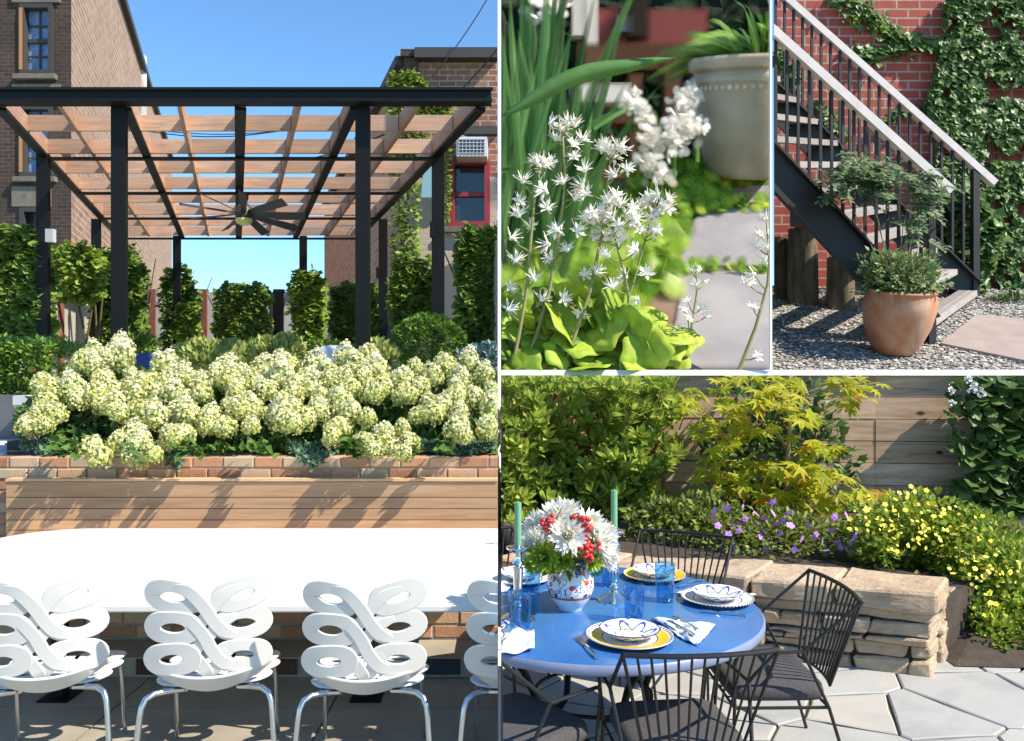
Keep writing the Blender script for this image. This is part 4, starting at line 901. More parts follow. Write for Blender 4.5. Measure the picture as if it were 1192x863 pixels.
fl=[(832,594),(846,592),(836,612),(842,618),(852,611),(861,610),(868,604),(872,618),(860,618),(848,622),(830,603),(880,612),(890,604),(888,618),(900,598),(905,610),(912,606),(885,625),(908,622),(918,598),(920,612),(934,628),(948,626),(958,630),(950,622),(975,632),(982,628),(990,632),(985,640),(978,637),(995,626),(992,642),(865,590),(880,598),(942,612),(968,618),(972,602),(985,600),(892,640),(925,640),(962,641),(840,634),(855,640),(998,618),(1003,630),(900,585),(890,575)]
for i,(x,y) in enumerate(fl):
    o=bpy.data.objects.new('flower',fm); COL.objects.link(o); o.parent=gr; o.location=Vector(P(x,y,6.38+random.uniform(-.1,.15)))-gr.location; s=random.uniform(.8,1.25); o.scale=(s,s,s); o.rotation_euler=(R(50)+random.gauss(0,.4),random.gauss(0,.4),random.uniform(0,6))
ye=thing('corydalis_shrub','feathery green shrub covered in tiny yellow flowers, spilling down beside the stone wall','shrub',(3.6,6.2,.1))
g=MB(); FP=[]
for (x,y,Y,rx,ry,n) in ((1060,615,6.7,60,38,2300),(1130,640,6.5,60,45,2300),(1010,630,6.6,24,24,700),(1165,690,6.0,50,60,2900),(1185,745,5.7,42,34,1500),(1120,680,6.2,22,40,900),(1140,735,5.75,26,34,1200),(1122,715,5.9,16,26,500)):
    c=P(x,y,Y); r=np.array([rx/F*Y,.35,ry/F*Y]); p,d=ell(c,r,n,.6,.2,4,x); p=p[p[:,2]>.06]; scatter(g,SIMPLE,p,(p-c)/r,.06,spread=1.0); 
    k=(d[:,1]<-.1)&(d[:,2]>-.35); FP+=list(p[k[:len(p)]][:70] if len(p)==len(k) else p[:60])
g.build('foliage',M_yg,ye)
M_yel=plain('yellow_petal',(.86,.70,.03),.6,c2=(.88,.78,.12),nscale=3); ym=flower5(.021,'blossom',M_yel)
ypx=[(1010,600),(1003,612),(1015,590),(1022,608),(1030,597),(1026,622),(1040,590),(1036,615),(1048,603),(1055,592),(1060,612),(1068,600),(1062,625),(1075,590),(1080,610),(1072,618),(1088,603),(1095,595),(1100,612),(1092,622),(1108,606),(1112,618),(1120,610),(1125,625),(1118,632),(1105,630),(1132,615),(1140,628),(1136,640),(1128,640),(1148,636),(1152,648),(1143,652),(1160,645),(1168,655),(1110,645),(1098,638),(1083,632),(1120,655),(1135,660),(1150,668),(1162,672),(1175,665),(1185,672),(1178,682),(1165,688),(1150,690),(1138,682),(1128,690),(1142,702),(1155,708),(1168,700),(1180,695),(1188,708),(1176,714),(1162,720),(1150,722),(1140,716),(1130,706),(1170,728),(1184,724),(1190,735),(1178,738),(1160,735),(1148,738),(1186,750),(1172,750),(1158,748),(1125,670),(1118,662),(1133,648),(1020,632),(1012,622),(1045,628),(1050,638),(1034,640),(1066,638),(1190,660),(1180,648),(1170,640),(1052,580),(1030,582),(1085,583)]
for (x,y) in ypx:
  for k in range(1):
    o=bpy.data.objects.new('blossom',ym); COL.objects.link(o); o.parent=ye; Y=6.25 if y<650 else 5.75; x2,y2=x+random.gauss(0,3),y+random.gauss(0,3)
    o.location=Vector(P(x2,y2,Y+random.uniform(-.1,.15)))-ye.location; s=random.uniform(.8,1.4); o.scale=(s,s,s); o.rotation_euler=(R(55)+random.gauss(0,.5),random.gauss(0,.5),random.uniform(0,6))
g=MB(); p5=[(0,0,0),(.42,.45,.08),(.3,.95,.1),(-.3,.95,.1),(-.42,.45,.08)]; T5=[];F5=[]
for k in range(5):
    a=2*math.pi*k/5; F5.append(tuple(len(T5)+i for i in range(5))); T5+=[(x*math.cos(a)-y*math.sin(a),x*math.sin(a)+y*math.cos(a),z) for x,y,z in p5]
q=[P(x+random.gauss(0,13),y+random.gauss(0,10),(6.25 if y<650 else 5.75)+random.uniform(-.15,.25)) for x,y in ypx for _ in range(4)]; n=len(q)
g.leaves(T5,F5,np.array(q),unit(n),np.array([.1,-.8,.7])+unit(n)*.4,.016*(.7+.7*rng.random(n))); o=g.build('blossoms',M_yel,ye); o['kind']='stuff'
rs=thing('climbing_rose','dark climber with a few small white roses on the right end of the plank fence','climber',P(1165,640,8.3)*[1,1,0]+[0,0,.44])
g=MB(); n=1500; py=rng.uniform(436,640,n); lo=np.interp(py,[436,500,560,610,640],[1122,1130,1118,1128,1160])+8*np.sin(py*.13); px=lo+(1215-lo)*rng.random(n); pos=np.array([P(a,b,d) for a,b,d in zip(px,py,8.15+rng.random(n)*.3)])
scatter(g,ROUND,pos,np.tile([0,-.9,-.1],(n,1)),.15,spread=.8,droop=.4)
sp=[(1120,470),(1130,480),(1115,500),(1140,455),(1108,478),(1125,452),(1138,490),(1112,462),(1130,520),(1145,500),(1110,510)]; pos=np.array([P(x+random.gauss(0,6),y+random.gauss(0,6),8.2) for x,y in sp for _ in range(5)]); scatter(g,ROUND,pos,np.tile([0,-.9,-.1],(len(pos),1)),.11,spread=.9)
g.build('foliage',M_dk,rs,clip=D_T)
s=MB(); s.tube([P(1165,640,8.3),P(1152,600,8.3),P(1160,560,8.3),P(1148,520,8.25),P(1125,480,8.2),P(1118,455,8.2)],[.02,.016,.014,.011,.008,.004],6); s.tube([P(1152,600,8.3),P(1175,540,8.3),P(1180,450,8.3)],[.016,.012,.006],6); s.build('stems',M_bark,rs)
M_rose=plain('white_rose',(.85,.83,.78),.6)
for (x,y) in ((1127,442),(1134,448),(1140,452),(1131,455),(1143,459),(1107,455),(1108,470)):
    g=MB(); p,d=ell((0,0,0),(.024,.02,.022),22,.5); g.leaves(ROUND[0],ROUND[1],p,d+unit(22)*.5,d,.03); o=g.build('rose',M_rose); o.parent=rs; o.location=Vector(P(x,y,8.05))-rs.location
# ---- round blue table
TC=np.array([.417,4.10]); TR=.85
M_tab,nt,b=new_mat('blue_glazed_top'); nt.links.new(ramp(nt,noise(nt,3,3),[(.3,(.035,.13,.36)),(.7,(.05,.17,.42))]),b.inputs['Base Color']); b.inputs['Roughness'].default_value=.13; b.inputs['Specular IOR Level'].default_value=.6
M_tabr=plain('grey_blue_rim',(.16,.19,.31),.4,c2=(.20,.235,.36),nscale=8)
rt=thing('round_table','round table with a glossy blue top set for a meal','table',(TC[0],TC[1],0))
g=MB(); g.lathe([(TR-.03,.700),(TR-.006,.703),(TR,.712),(TR,.738),(TR-.008,.748)],(TC[0],TC[1],0),96); g.build('rim',M_tabr,rt,smooth=50,clip=D_L)
g=MB(); g.lathe([(TR-.009,.742),(TR-.012,.7505),(TR-.03,.7515),(.001,.7515)],(TC[0],TC[1],0),96); g.build('tabletop',M_tab,rt,smooth=40,clip=D_L)
g=MB(); a=np.linspace(0,2*math.pi,49)[:-1]; g.tube([(TC[0]+.6*math.cos(x),TC[1]+.6*math.sin(x),.68) for x in a],.014,6,closed=True); g.tube([(TC[0]+.30*math.cos(x),TC[1]+.30*math.sin(x),.30) for x in a],.010,6,closed=True); g.build('apron_ring',M_black,rt,clip=D_L)
for k in range(4):
    an=R(20+90*k); d=np.array([math.cos(an),math.sin(an)]); g=MB(); pts=[]
    for r_,z in ((.62,.69),(.50,.60),(.38,.46),(.31,.30),(.33,.16),(.42,.06),(.50,.028)): pts.append((TC[0]+d[0]*r_,TC[1]+d[1]*r_,z))
    t=np.linspace(0,6,25); pts=np.array(pts); pts=np.stack([np.interp(t,range(7),pts[:,i]) for i in range(3)],1); g.tube(pts,.018,8); g.build('leg',M_black,rt,smooth=True,clip=D_L)
# ---- wire chairs
M_wire2=plain('black_wire',(.018,.017,.016),.4,.3); M_cush=plain('charcoal_weave',(.045,.043,.045),.95,c2=(.085,.08,.08),nscale=120,bumps=.5,bscale=250)
def wire_chair():
    t=thing('wire_chair','','chair'); r=.0085
    def arc(z,y,w,bow,n=13): return [(-w+2*w*k/(n-1),y+bow*(1-(2*k/(n-1)-1)**2)*-1,z+0*k) for k in range(n)]
    g=MB(); top=arc(.87,-.33,.31,.045); bot=arc(.44,-.23,.20,.03)
    g.tube(top,.011,8); g.tube(bot,.007,6)
    for k in range(1,12): g.tube([top[k],bot[k]],.0055,6)
    g.build('backrest',M_wire2,t)
    for s in (-1,1):
        g=MB(); T=(s*.31,-.33,.87); J=(s*.30,-.06,.64); g.tube([T,J,(s*.30,.20,.63),(s*.285,.24,.62),(s*.28,.255,.58)],r,8); g.tube([T,(s*.20,-.23,.44)],.007,6); g.build('armrest',M_wire2,t)
        g=MB(); g.tube([(s*.28,.255,.58),(s*.26,.25,.36),(s*.27,.27,.026)],r,8); g.build('leg',M_wire2,t)
        g=MB(); g.tube([J,(s*.26,-.20,.36),(s*.27,-.30,.026)],r,8); g.build('leg',M_wire2,t)
    g=MB(); q=[(-.26,-.20,.36),(.26,-.20,.36),(.26,.25,.36),(-.26,.25,.36)]; g.tube(q,r,8,closed=True)
    for x in (-.13,0,.13): g.tube([(x,-.2,.362),(x,.25,.362)],.005,6)
    g.build('seat_frame',M_wire2,t)
    g=MB(); cushion(g,(-.25,-.21,.368),(.25,.26,.465)); g.build('cushion',M_cush,t,smooth=True)
    return t
w0=wire_chair()
spec=[((.70,3.40),np.array([-.10,1.0]),'black wire chair with its back to the view, in front of the blue table',None),((1.30,4.03),np.array([-1,-.02]),'black wire chair seen side-on at the right end of the blue table',None),((1.02,5.02),np.array([-.42,-.9]),'black wire chair on the far side of the blue table, before the stone wall',None),((.0,3.42),np.array([.75,.66]),'dark cushioned wire chair cut off at the patio edge, near left of the blue table',D_L),((-.13,5.12),np.array([.45,-.9]),'black wire chair barely seen at the far left of the blue table',D_L)]
for i,(p,d,lab,cl) in enumerate(spec):
    c=w0 if i==0 else dup(w0); c['label']=lab; c['group']='wire chairs round the blue table'; c.location=(p[0],p[1],0); c.rotation_euler=(0,0,math.atan2(-d[0],d[1]))
    if cl: clip_tree(c,cl)
# ---- tableware
ZT_=.752
def T(px,py): return on_z(px,py,ZT_)
def polar(nt):
    sp=N(nt,'ShaderNodeSeparateXYZ'); nt.links.new(objco(nt),sp.inputs[0]); x,y,z=sp.outputs; r=math_(nt,'SQRT',math_(nt,'ADD',math_(nt,'MULTIPLY',x,x),math_(nt,'MULTIPLY',y,y))); return r,math_(nt,'ARCTAN2',y,x),z
def ms_charger(name,band):
    m,nt,b=new_mat(name); r,a,z=polar(nt); q=math_(nt,'DIVIDE',r,.2)
    dots=math_(nt,'GREATER_THAN',math_(nt,'SINE',math_(nt,'MULTIPLY',a,60)),0)
    edge=mixc(nt,dots,(.75,.73,.66),(.03,.04,.12)); c=ramp(nt,q,[(0,(.8,.78,.7)),(.60,(.03,.05,.3)),(.63,band),(.86,(.8,.78,.72)),(.90,(.8,.78,.72))],'CONSTANT')
    e=math_(nt,'MULTIPLY',math_(nt,'GREATER_THAN',q,.885),math_(nt,'LESS_THAN',q,.955)); c=mixc(nt,e,c,edge)
    v=N(nt,'ShaderNodeTexVoronoi',Scale=55); sc=math_(nt,'MULTIPLY',math_(nt,'LESS_THAN',v.outputs['Distance'],.28),math_(nt,'MULTIPLY',math_(nt,'GREATER_THAN',q,.63),math_(nt,'LESS_THAN',q,.86))); nt.links.new(objco(nt),v.inputs['Vector'])
    c=mixc(nt,math_(nt,'MULTIPLY',sc,.5),c,(.75,.35,.03)); nt.links.new(c,b.inputs['Base Color']); b.inputs['Roughness'].default_value=.18; return m
def ms_plate(name,seed):
    m,nt,b=new_mat(name); r,a,z=polar(nt); q=math_(nt,'DIVIDE',r,.14)
    pet=math_(nt,'MULTIPLY_ADD',math_(nt,'COSINE',math_(nt,'MULTIPLY_ADD',a,7.0,seed)),.2,.62); d=math_(nt,'ABSOLUTE',math_(nt,'SUBTRACT',q,pet)); line=math_(nt,'LESS_THAN',d,.055)
    nz=noise(nt,26,2); spots=math_(nt,'MULTIPLY',math_(nt,'GREATER_THAN',nz,.60),math_(nt,'LESS_THAN',q,.82)); c=mixc(nt,spots,(.80,.80,.80),(.62,.55,.06)); nz2=noise(nt,34,2); c=mixc(nt,math_(nt,'GREATER_THAN',nz2,.62),c,(.10,.16,.55))
    c=mixc(nt,line,c,(.04,.06,.40)); rim=math_(nt,'GREATER_THAN',q,.93); c=mixc(nt,rim,c,(.05,.05,.35)); nt.links.new(c,b.inputs['Base Color']); b.inputs['Roughness'].default_value=.15; return m
M_chy=ms_charger('yellow_majolica_charger',(.80,.50,.03)); M_chw=ms_charger('white_majolica_charger',(.72,.70,.64)); M_pl=ms_plate('blue_flower_majolica',.4)
def setting(px,py,mat,lab1,lab2,clip=None,sc=1.0):
    c=T(px,py); t=MB(); R_=.2*sc; t.lathe([(.001,.004),(R_*.55,.004),(R_*.6,.0),(R_*.62,.006),(R_*.9,.016),(R_,.024),(R_,.028),(R_*.9,.021),(R_*.62,.012),(.001,.010)],(c[0],c[1],ZT_),64); o=t.build('charger_plate',mat,loc=(c[0],c[1],ZT_),smooth=40); tag(o,lab1,'plate','charger plates on the blue table')
    if clip: clip_mesh(o,clip,M=Matrix.Translation(o.location))
    g=MB(); n=64; a=np.linspace(0,2*math.pi,n,endpoint=False); sc_=1+.035*np.abs(np.sin(a*7)); V=[];prof=[(.001,.014),(.07,.013),(.08,.02),(.115,.038),(.135,.052),(.138,.056),(.132,.056),(.105,.044),(.075,.03),(.001,.028)]
    for r_,z in prof: V+= [(c[0]+r_*sc*k*math.cos(x),c[1]+r_*sc*k*math.sin(x),ZT_+z) for x,k in zip(a,sc_ if r_>.1 else np.ones(n))]
    g.add(V,[(i*n+k,i*n+(k+1)%n,(i+1)*n+(k+1)%n,(i+1)*n+k) for i in range(len(prof)-1) for k in range(n)]); o=g.build('scalloped_plate',M_pl,loc=(c[0],c[1],ZT_),smooth=50); tag(o,lab2,'plate','scalloped plates on the chargers')
    if clip: clip_mesh(o,clip,M=Matrix.Translation(o.location))
setting(733,745,M_chy,'yellow-rimmed charger plate nearest the viewer on the blue table','blue-flowered scalloped plate on the nearest yellow charger',sc=.97)
setting(835,700,M_chw,'white speckled charger plate at the right of the blue table','flowered scalloped plate on the white charger at the right',sc=.94)
setting(762,673,M_chy,'yellow-rimmed charger plate at the far side of the blue table','flowered scalloped plate on the far yellow charger',sc=.90)
setting(555,742,M_chw,'white charger plate cut off at the left edge of the patio','scalloped plate cut off at the left edge of the patio',D_L)
setting(606,676,M_chw,'white charger plate behind the left candlestick','scalloped plate on the charger behind the left candlestick',D_L,.88)
# glasses
M_gl,nt,b=new_mat('blue_glass'); tr=N(nt,'ShaderNodeBsdfTransparent'); tr.inputs[0].default_value=(.62,.82,.95,1); gs=N(nt,'ShaderNodeBsdfGlossy'); gs.inputs['Roughness'].default_value=.04; gs.inputs['Color'].default_value=(.8,.9,1,1); fr=N(nt,'ShaderNodeLayerWeight',Blend=.5); mx=N(nt,'ShaderNodeMixShader'); nt.links.new(math_(nt,'MULTIPLY_ADD',math_(nt,'POWER',fr.outputs[1],3.0),.55,.05),mx.inputs[0]); nt.links.new(tr.outputs[0],mx.inputs[1]); nt.links.new(gs.outputs[0],mx.inputs[2]); nt.links.new(mx.outputs[0],nt.nodes['Material Output'].inputs['Surface'])
def glass(px,py,h,r,lab):
    c=T(px,py); g=MB(); n=24; a=np.linspace(0,2*math.pi,n,endpoint=False); V=[]; prof=[(.001,.0),(.8,.0),(.84,.01),(.9,.3),(.97,.7),(1,1),(.95,1),(.92,.7),(.84,.3),(.76,.10),(.001,.09)]
    for q,z in prof: V+= [(c[0]+q*r*(1+.035*math.cos(8*x)*(q>.5))*math.cos(x),c[1]+q*r*(1+.035*math.cos(8*x)*(q>.5))*math.sin(x),ZT_+z*h) for x in a]
    g.add(V,[(i*n+k,i*n+(k+1)%n,(i+1)*n+(k+1)%n,(i+1)*n+k) for i in range(len(prof)-1) for k in range(n)]); tag(g.build('drinking_glass',M_gl,loc=(c[0],c[1],ZT_),smooth=50),lab,'glass','blue drinking glasses')
glass(605,738,.19,.052,'blue tumbler at the left front, before the left candlestick'); glass(738,724,.18,.050,'blue tumbler behind the nearest plate'); glass(774,700,.20,.052,'blue tumbler between the far and right plates'); glass(620,686,.13,.045,'blue tumbler behind the vase on the left'); glass(709,682,.13,.045,'blue tumbler behind the vase on the right')
# candlesticks
M_silv=plain('polished_silver',(.78,.77,.74),.12,1); M_cand=plain('sage_green_wax',(.16,.36,.20),.5); M_bgl=plain('blue_glass_column',(.10,.24,.55),.08,coat=.5)
def stick(px,py,pyt,lab,labc,k):
    c=T(px,py); H=P(px,pyt,c[1])[2]-ZT_; t=thing('candlestick',lab,'candlestick',(c[0],c[1],ZT_),'silver candlesticks'); o=(c[0],c[1],ZT_)
    g=MB(); g.lathe([(.085,0),(.085,.008),(.07,.02),(.035,.04),(.018,.06),(.024,.075),(.014,.09),(.014,.10)],o,28); g.build('foot',M_silv,t,smooth=50)
    g=MB(); g.lathe([(.014,.10),(.026,.12),(.021,H*.45),(.027,H-.10),(.014,H-.095)],o,24); g.build('stem',M_silv,t,smooth=50)
    g=MB(); g.lathe([(.014,H-.095),(.03,H-.075),(.018,H-.055),(.02,H-.03),(.056,H-.008),(.058,H),(.03,H+.002),(.02,H+.012),(.001,H+.012)],o,28); g.build('drip_pan',M_silv,t,smooth=50)
    g=MB(); top=P(px,k,c[1])[2]; g.lathe([(.017,H+ZT_+.0125),(.0165,top),(.001,top+.003)],(c[0],c[1],0),20); g.tube([(c[0],c[1],top),(c[0]+.002,c[1],top+.012)],.0015,5); o=g.build('candle',M_cand,loc=(c[0],c[1],H+ZT_+.0125),smooth=40); tag(o,labc,'candle','sage green candles')
stick(715,700,617,'polished silver candlestick right of the white flowers','sage green candle standing right of the white flowers',571); stick(603,722,637,'polished silver candlestick left of the white flowers','sage green candle standing left of the white flowers',585)
# vase
m,nt,b=new_mat('painted_majolica'); M_vase=m
v1=N(nt,'ShaderNodeTexVoronoi',Scale=26); nt.links.new(objco(nt),v1.inputs['Vector']); sp=N(nt,'ShaderNodeSeparateColor'); nt.links.new(v1.outputs['Color'],sp.inputs[0])
pc=ramp(nt,sp.outputs[0],[(0,(.04,.06,.42)),(.35,(.70,.13,.02)),(.5,(.75,.5,.05)),(.62,(.05,.08,.45)),(.85,(.5,.05,.05))],'CONSTANT'); blob=math_(nt,'LESS_THAN',v1.outputs['Distance'],.36)
nv=noise(nt,17,2,dist=1.5); curl=math_(nt,'LESS_THAN',math_(nt,'ABSOLUTE',math_(nt,'SUBTRACT',nv,.52)),.035)
sx=N(nt,'ShaderNodeSeparateXYZ'); nt.links.new(objco(nt),sx.inputs[0]); z=sx.outputs[2]
c=mixc(nt,curl,(.80,.77,.70),(.04,.05,.40)); c=mixc(nt,blob,c,pc); band=math_(nt,'LESS_THAN',z,.075); c=mixc(nt,band,c,(.80,.77,.70)); c=mixc(nt,math_(nt,'LESS_THAN',math_(nt,'ABSOLUTE',math_(nt,'SUBTRACT',z,.075)),.006),c,(.45,.14,.03)); c=mixc(nt,math_(nt,'GREATER_THAN',z,.222),c,(.04,.06,.20)); nt.links.new(c,b.inputs['Base Color']); b.inputs['Roughness'].default_value=.2
vc=T(664,709); va=thing('flower_vase','round white vase painted with blue and orange flowers on the blue table','vase',(vc[0],vc[1],ZT_)); o=(vc[0],vc[1],ZT_)
g=MB(); g.lathe([(.001,.001),(.058,.001),(.062,.012),(.075,.028),(.102,.065),(.120,.115),(.116,.16),(.098,.20),(.080,.222),(.084,.238),(.078,.238),(.07,.215),(.001,.21)],o,40); g.build('body',M_vase,va,smooth=50)
g=MB(); g.tube([(vc[0]+.112,vc[1],.752+.17),(vc[0]+.15,vc[1],.752+.18),(vc[0]+.165,vc[1],.752+.205)],[.012,.011,.008],8); g.build('spout',plain('green_glaze',(.04,.22,.16),.2),va,smooth=True)
# bouquet
M_mum=leafmat('white_mum_petal',[(0,(.74,.70,.58)),(.5,(.86,.84,.78)),(1,(.90,.89,.86))],.6,.3,(.9,.88,.8)); M_gmum=leafmat('green_mum_petal',[(0,(.15,.28,.02)),(1,(.42,.52,.06))],.6,.3); M_berry=plain('red_berry',(.55,.03,.025),.25)
M_cent=plain('mum_centre',(.55,.60,.10),.6)
bq=thing('flower_bouquet','bunch of large white and green chrysanthemums with red berries in the painted vase','flowers',(vc[0],vc[1],.752+.215))
PET=([(0,0,0),(.10,.3,.03),(.12,.7,.10),(0,1,.22),(-.12,.7,.10),(-.10,.3,.03),(0,.5,.02)],ROUND[1])
def mum(name,mat,c,d,r,n=90,core=True):
    d=np.array(d,float); d/=np.linalg.norm(d); a=np.cross(d,[.31,.2,.93]); a/=np.linalg.norm(a); b=np.cross(d,a); AX=[];NR=[];PO=[];SZ=[]
    for k in range(n):
        el=math.pi/2*(1-(k/n))**.8*1.05-.1; an=2.39996*k; v=(a*math.cos(an)+b*math.sin(an))*math.cos(el)+d*math.sin(el); nn=d*math.cos(el)-(a*math.cos(an)+b*math.sin(an))*math.sin(el)
        AX.append(v+unit(1)[0]*.12); NR.append(nn); PO.append(np.array(c)+v*r*.12); SZ.append(r*(.95 if el<.7 else .7)*random.uniform(.9,1.08))
    g=MB(); g.leaves(PET[0],PET[1],np.array(PO),np.array(AX),np.array(NR),np.array(SZ)); o=g.build(name,mat,bq)
    if core: g=MB(); p,dd=ell(np.array(c)+d*r*.45,np.array([r*.2]*3),26,.4); g.leaves(PET[0],PET[1],p,dd,unit(26),r*.2); g.build('flower_centre',M_cent,o)
bY=vc[1]
for (px,py,dy,r,d) in ((661,624,-.17,.098,(.0,-1,.35)),(624,634,-.10,.085,(-.75,-.6,.3)),(697,634,-.08,.085,(.8,-.6,.25)),(648,603,-.05,.095,(-.3,-.5,.9)),(684,612,-.03,.09,(.5,-.5,.8)),(660,598,.05,.09,(.1,-.2,1)),(626,612,.03,.085,(-.8,-.2,.6)),(705,648,.03,.085,(.9,-.4,-.1)),(640,620,-.08,.07,(-.3,-.9,.4)),(704,622,.06,.08,(.9,0,.4)),(613,640,.05,.075,(-.9,-.3,.1))):
    mum('white_bloom',M_mum,P(px,py,bY+dy),d,r,110)
for (px,py,dy,r,d) in ((633,648,-.15,.085,(-.3,-.9,.1)),(655,652,-.13,.06,(.1,-1,-.1)),(688,652,-.12,.06,(.5,-.9,0)),(622,655,-.06,.06,(-.7,-.6,-.2))): mum('green_bloom',M_gmum,P(px,py,bY+dy),d,r,130,False)
for (px,py,n) in ((636,610,9),(641,606,5),(675,607,8),(681,611,6),(684,635,9),(690,640,6),(685,648,5)):
    g=MB()
    for k in range(n): p=P(px+random.gauss(0,4),py+random.gauss(0,4),bY-.19+random.uniform(-.02,.02)); g.sphere(p,.0125,seg=8,ring=6)
    g.build('berry_spray',M_berry,bq,smooth=True)
g=MB(); p,d=ell(P(660,645,bY),(.15,.12,.09),90,.4); g.leaves(LEAF[0],LEAF[1],p,d+unit(90)*.5,unit(90),.09); 
for k in range(8): g.tube([(vc[0]+random.uniform(-.03,.03),bY,.97),P(660+random.uniform(-35,35),630,bY)],.004,5)
g.build('leaves',M_md,bq)
# napkins and cutlery
M_nap,nt,b=new_mat('striped_linen'); sp=N(nt,'ShaderNodeSeparateXYZ'); nt.links.new(objco(nt),sp.inputs[0]); st=math_(nt,'GREATER_THAN',math_(nt,'SINE',math_(nt,'MULTIPLY',sp.outputs[0],130)),.55); st2=math_(nt,'GREATER_THAN',math_(nt,'SINE',math_(nt,'MULTIPLY',sp.outputs[1],40)),.7)
nt.links.new(mixc(nt,math_(nt,'MULTIPLY',math_(nt,'MAXIMUM',st,st2),.6),(.80,.80,.82),(.22,.32,.62)),b.inputs['Base Color']); b.inputs['Roughness'].default_value=.9
def napkin(c4_,lab,clip=None,hgt=.02,seed=0):
    q=[T(*p) for p in c4_]; n=14; V=[]; o=sum(q)/4
    for i in range(n):
        for j in range(n):
            u,v=i/(n-1),j/(n-1); p=(q[0]*(1-u)+q[1]*u)*(1-v)+(q[3]*(1-u)+q[2]*u)*v; e=min(u,1-u,v,1-v)
            V.append((p[0],p[1],ZT_+.004+hgt*(.5+.5*math.sin(u*9+v*4+seed))*(.35+min(1,e*4))+.006*math.sin(v*15+seed)**2))
    g=MB(); f=[(i*n+j,(i+1)*n+j,(i+1)*n+j+1,i*n+j+1) for i in range(n-1) for j in range(n-1)]; nv=len(V); V2=V+[(x,y,z-.003) for x,y,z in V]
    f2=[tuple(nv+k for k in q_[::-1]) for q_ in f]; rim=[k for k in range(n)]+[k*n+n-1 for k in range(1,n)]+[(n-1)*n+k for k in range(n-2,-1,-1)]+[k*n for k in range(n-2,0,-1)]
    f3=[(rim[k],rim[(k+1)%len(rim)],nv+rim[(k+1)%len(rim)],nv+rim[k]) for k in range(len(rim))]
    g.add(V2,f+f2+f3); ob=g.build('napkin',M_nap,loc=o,smooth=True,clip=clip); tag(ob,lab,'napkin','striped napkins')
napkin([(758,721),(833,729),(812,753),(795,746)],'blue striped white napkin right of the nearest plate'); napkin([(784,692),(832,683),(880,694),(845,697)],'blue striped napkin behind the right plate',hgt=.012); napkin([(575,752),(622,735),(622,760),(575,768)],'crumpled striped napkin at the left edge of the table',D_L,.045,2); napkin([(575,672),(598,680),(590,690),(575,690)],'striped napkin at the far left of the blue table',D_L,.015,1)
def cut(mb,pts,ws,th=.004,z0=0,arch=.012):
    pts=[np.array(T(*p)) for p in pts]; n=len(pts); P_=[]
    for i,p in enumerate(pts): P_.append(p+np.array([0,0,z0+.004+arch*math.sin(math.pi*i/(n-1))]))
    mb.ribbon(P_,[w/2 for w in ws],th,(0,0,1))
def fork(a,b,lab,z0=0):
    a=np.array(a,float);b=np.array(b,float); t=thing('fork',lab,'fork',T(*b),'silver forks'); L=lambda k:tuple(a+(b-a)*k); g=MB(); cut(g,[L(1),L(.85),L(.6),L(.42),L(.33)],[.018,.016,.008,.008,.020],z0=z0); g.build('handle',M_silv,t)
    pa,pb=np.array(T(*L(.34))),np.array(T(*a)); d=pb-pa; s=np.cross(d,[0,0,1]); s/=np.linalg.norm(s); g=MB()
    for k in (-1.5,-.5,.5,1.5): g.tube([pa+s*k*.0062+[0,0,z0+.007],(pa+pb)/2+s*k*.0066+[0,0,z0+.011],pb+s*k*.0062+[0,0,z0+.009]],.0021,5)
    g.build('tines',M_silv,t)
fork((672,743),(695,768),'silver fork left of the nearest plate'); fork((817,713),(868,718),'silver fork in front of the right plate'); fork((790,685),(818,676),'silver fork beside the far plate')
k=thing('table_knife','silver knife lying on the napkin right of the nearest plate','knife',T(800,740)); g=MB(); cut(g,[(776,730),(786,735),(794,739)],[.012,.018,.016],z0=.026,arch=.004); g.build('blade',M_silv,k); g=MB(); cut(g,[(794,739),(802,743),(808,747)],[.012,.016,.018],.008,z0=.026,arch=.002); g.build('handle',M_silv,k)
k=thing('table_spoon','silver spoon lying on the napkin right of the nearest plate','spoon',T(800,733)); g=MB(); c=T(787,729); g.sphere((c[0],c[1],ZT_+.037),(.022,.032,.007),seg=14,ring=8); g.build('bowl',M_silv,k,smooth=True); g=MB(); cut(g,[(790,731),(800,735),(812,741)],[.008,.009,.016],z0=.03,arch=.006); g.build('handle',M_silv,k)
# =================================================================== UPPER TERRACE, GRAVEL YARD
SC_=.317  # ground and treads sheared upward with depth so the camera sees their tops
K=1.3                                   # yard scaled up about the camera, also baked into the distances below
def GZ(Y): return 1.989+SC_*(Y-11.7)
def G(px,py,dz=0): Y=(1.989-11.7*SC_-EYE)/((HY-py)/F-SC_); p=P(px,py,Y); p[2]+=dz; return p
M_gravel,nt,b=new_mat('grey_gravel'); v=N(nt,'ShaderNodeTexVoronoi',Scale=13); nt.links.new(objco(nt),v.inputs['Vector']); sp=N(nt,'ShaderNodeSeparateColor'); nt.links.new(v.outputs['Color'],sp.inputs[0])
cc=ramp(nt,sp.outputs[0],[(0,(.14,.13,.115)),(.5,(.34,.32,.29)),(.85,(.50,.47,.43)),(1,(.62,.58,.53))]); cc=mixc(nt,ramp(nt,v.outputs['Distance'],[(.4,(0,0,0)),(.75,(.7,.7,.7))]),cc,(.11,.10,.09)); nt.links.new(cc,b.inputs['Base Color']); b.inputs['Roughness'].default_value=.9; bump(nt,b,math_(nt,'SUBTRACT',1.0,v.outputs['Distance']),.9,.05)
g=MB(); xa=lambda Y:(898.5-CX)/F*Y
g.add([(xa(8.8),8.8,GZ(8.8)),(7.2,8.45,GZ(8.45)),(16,17.7,GZ(17.7)),(xa(17.7),17.7,GZ(17.7))],[(0,1,2,3)]); struct(g.build('gravel_yard',M_gravel))
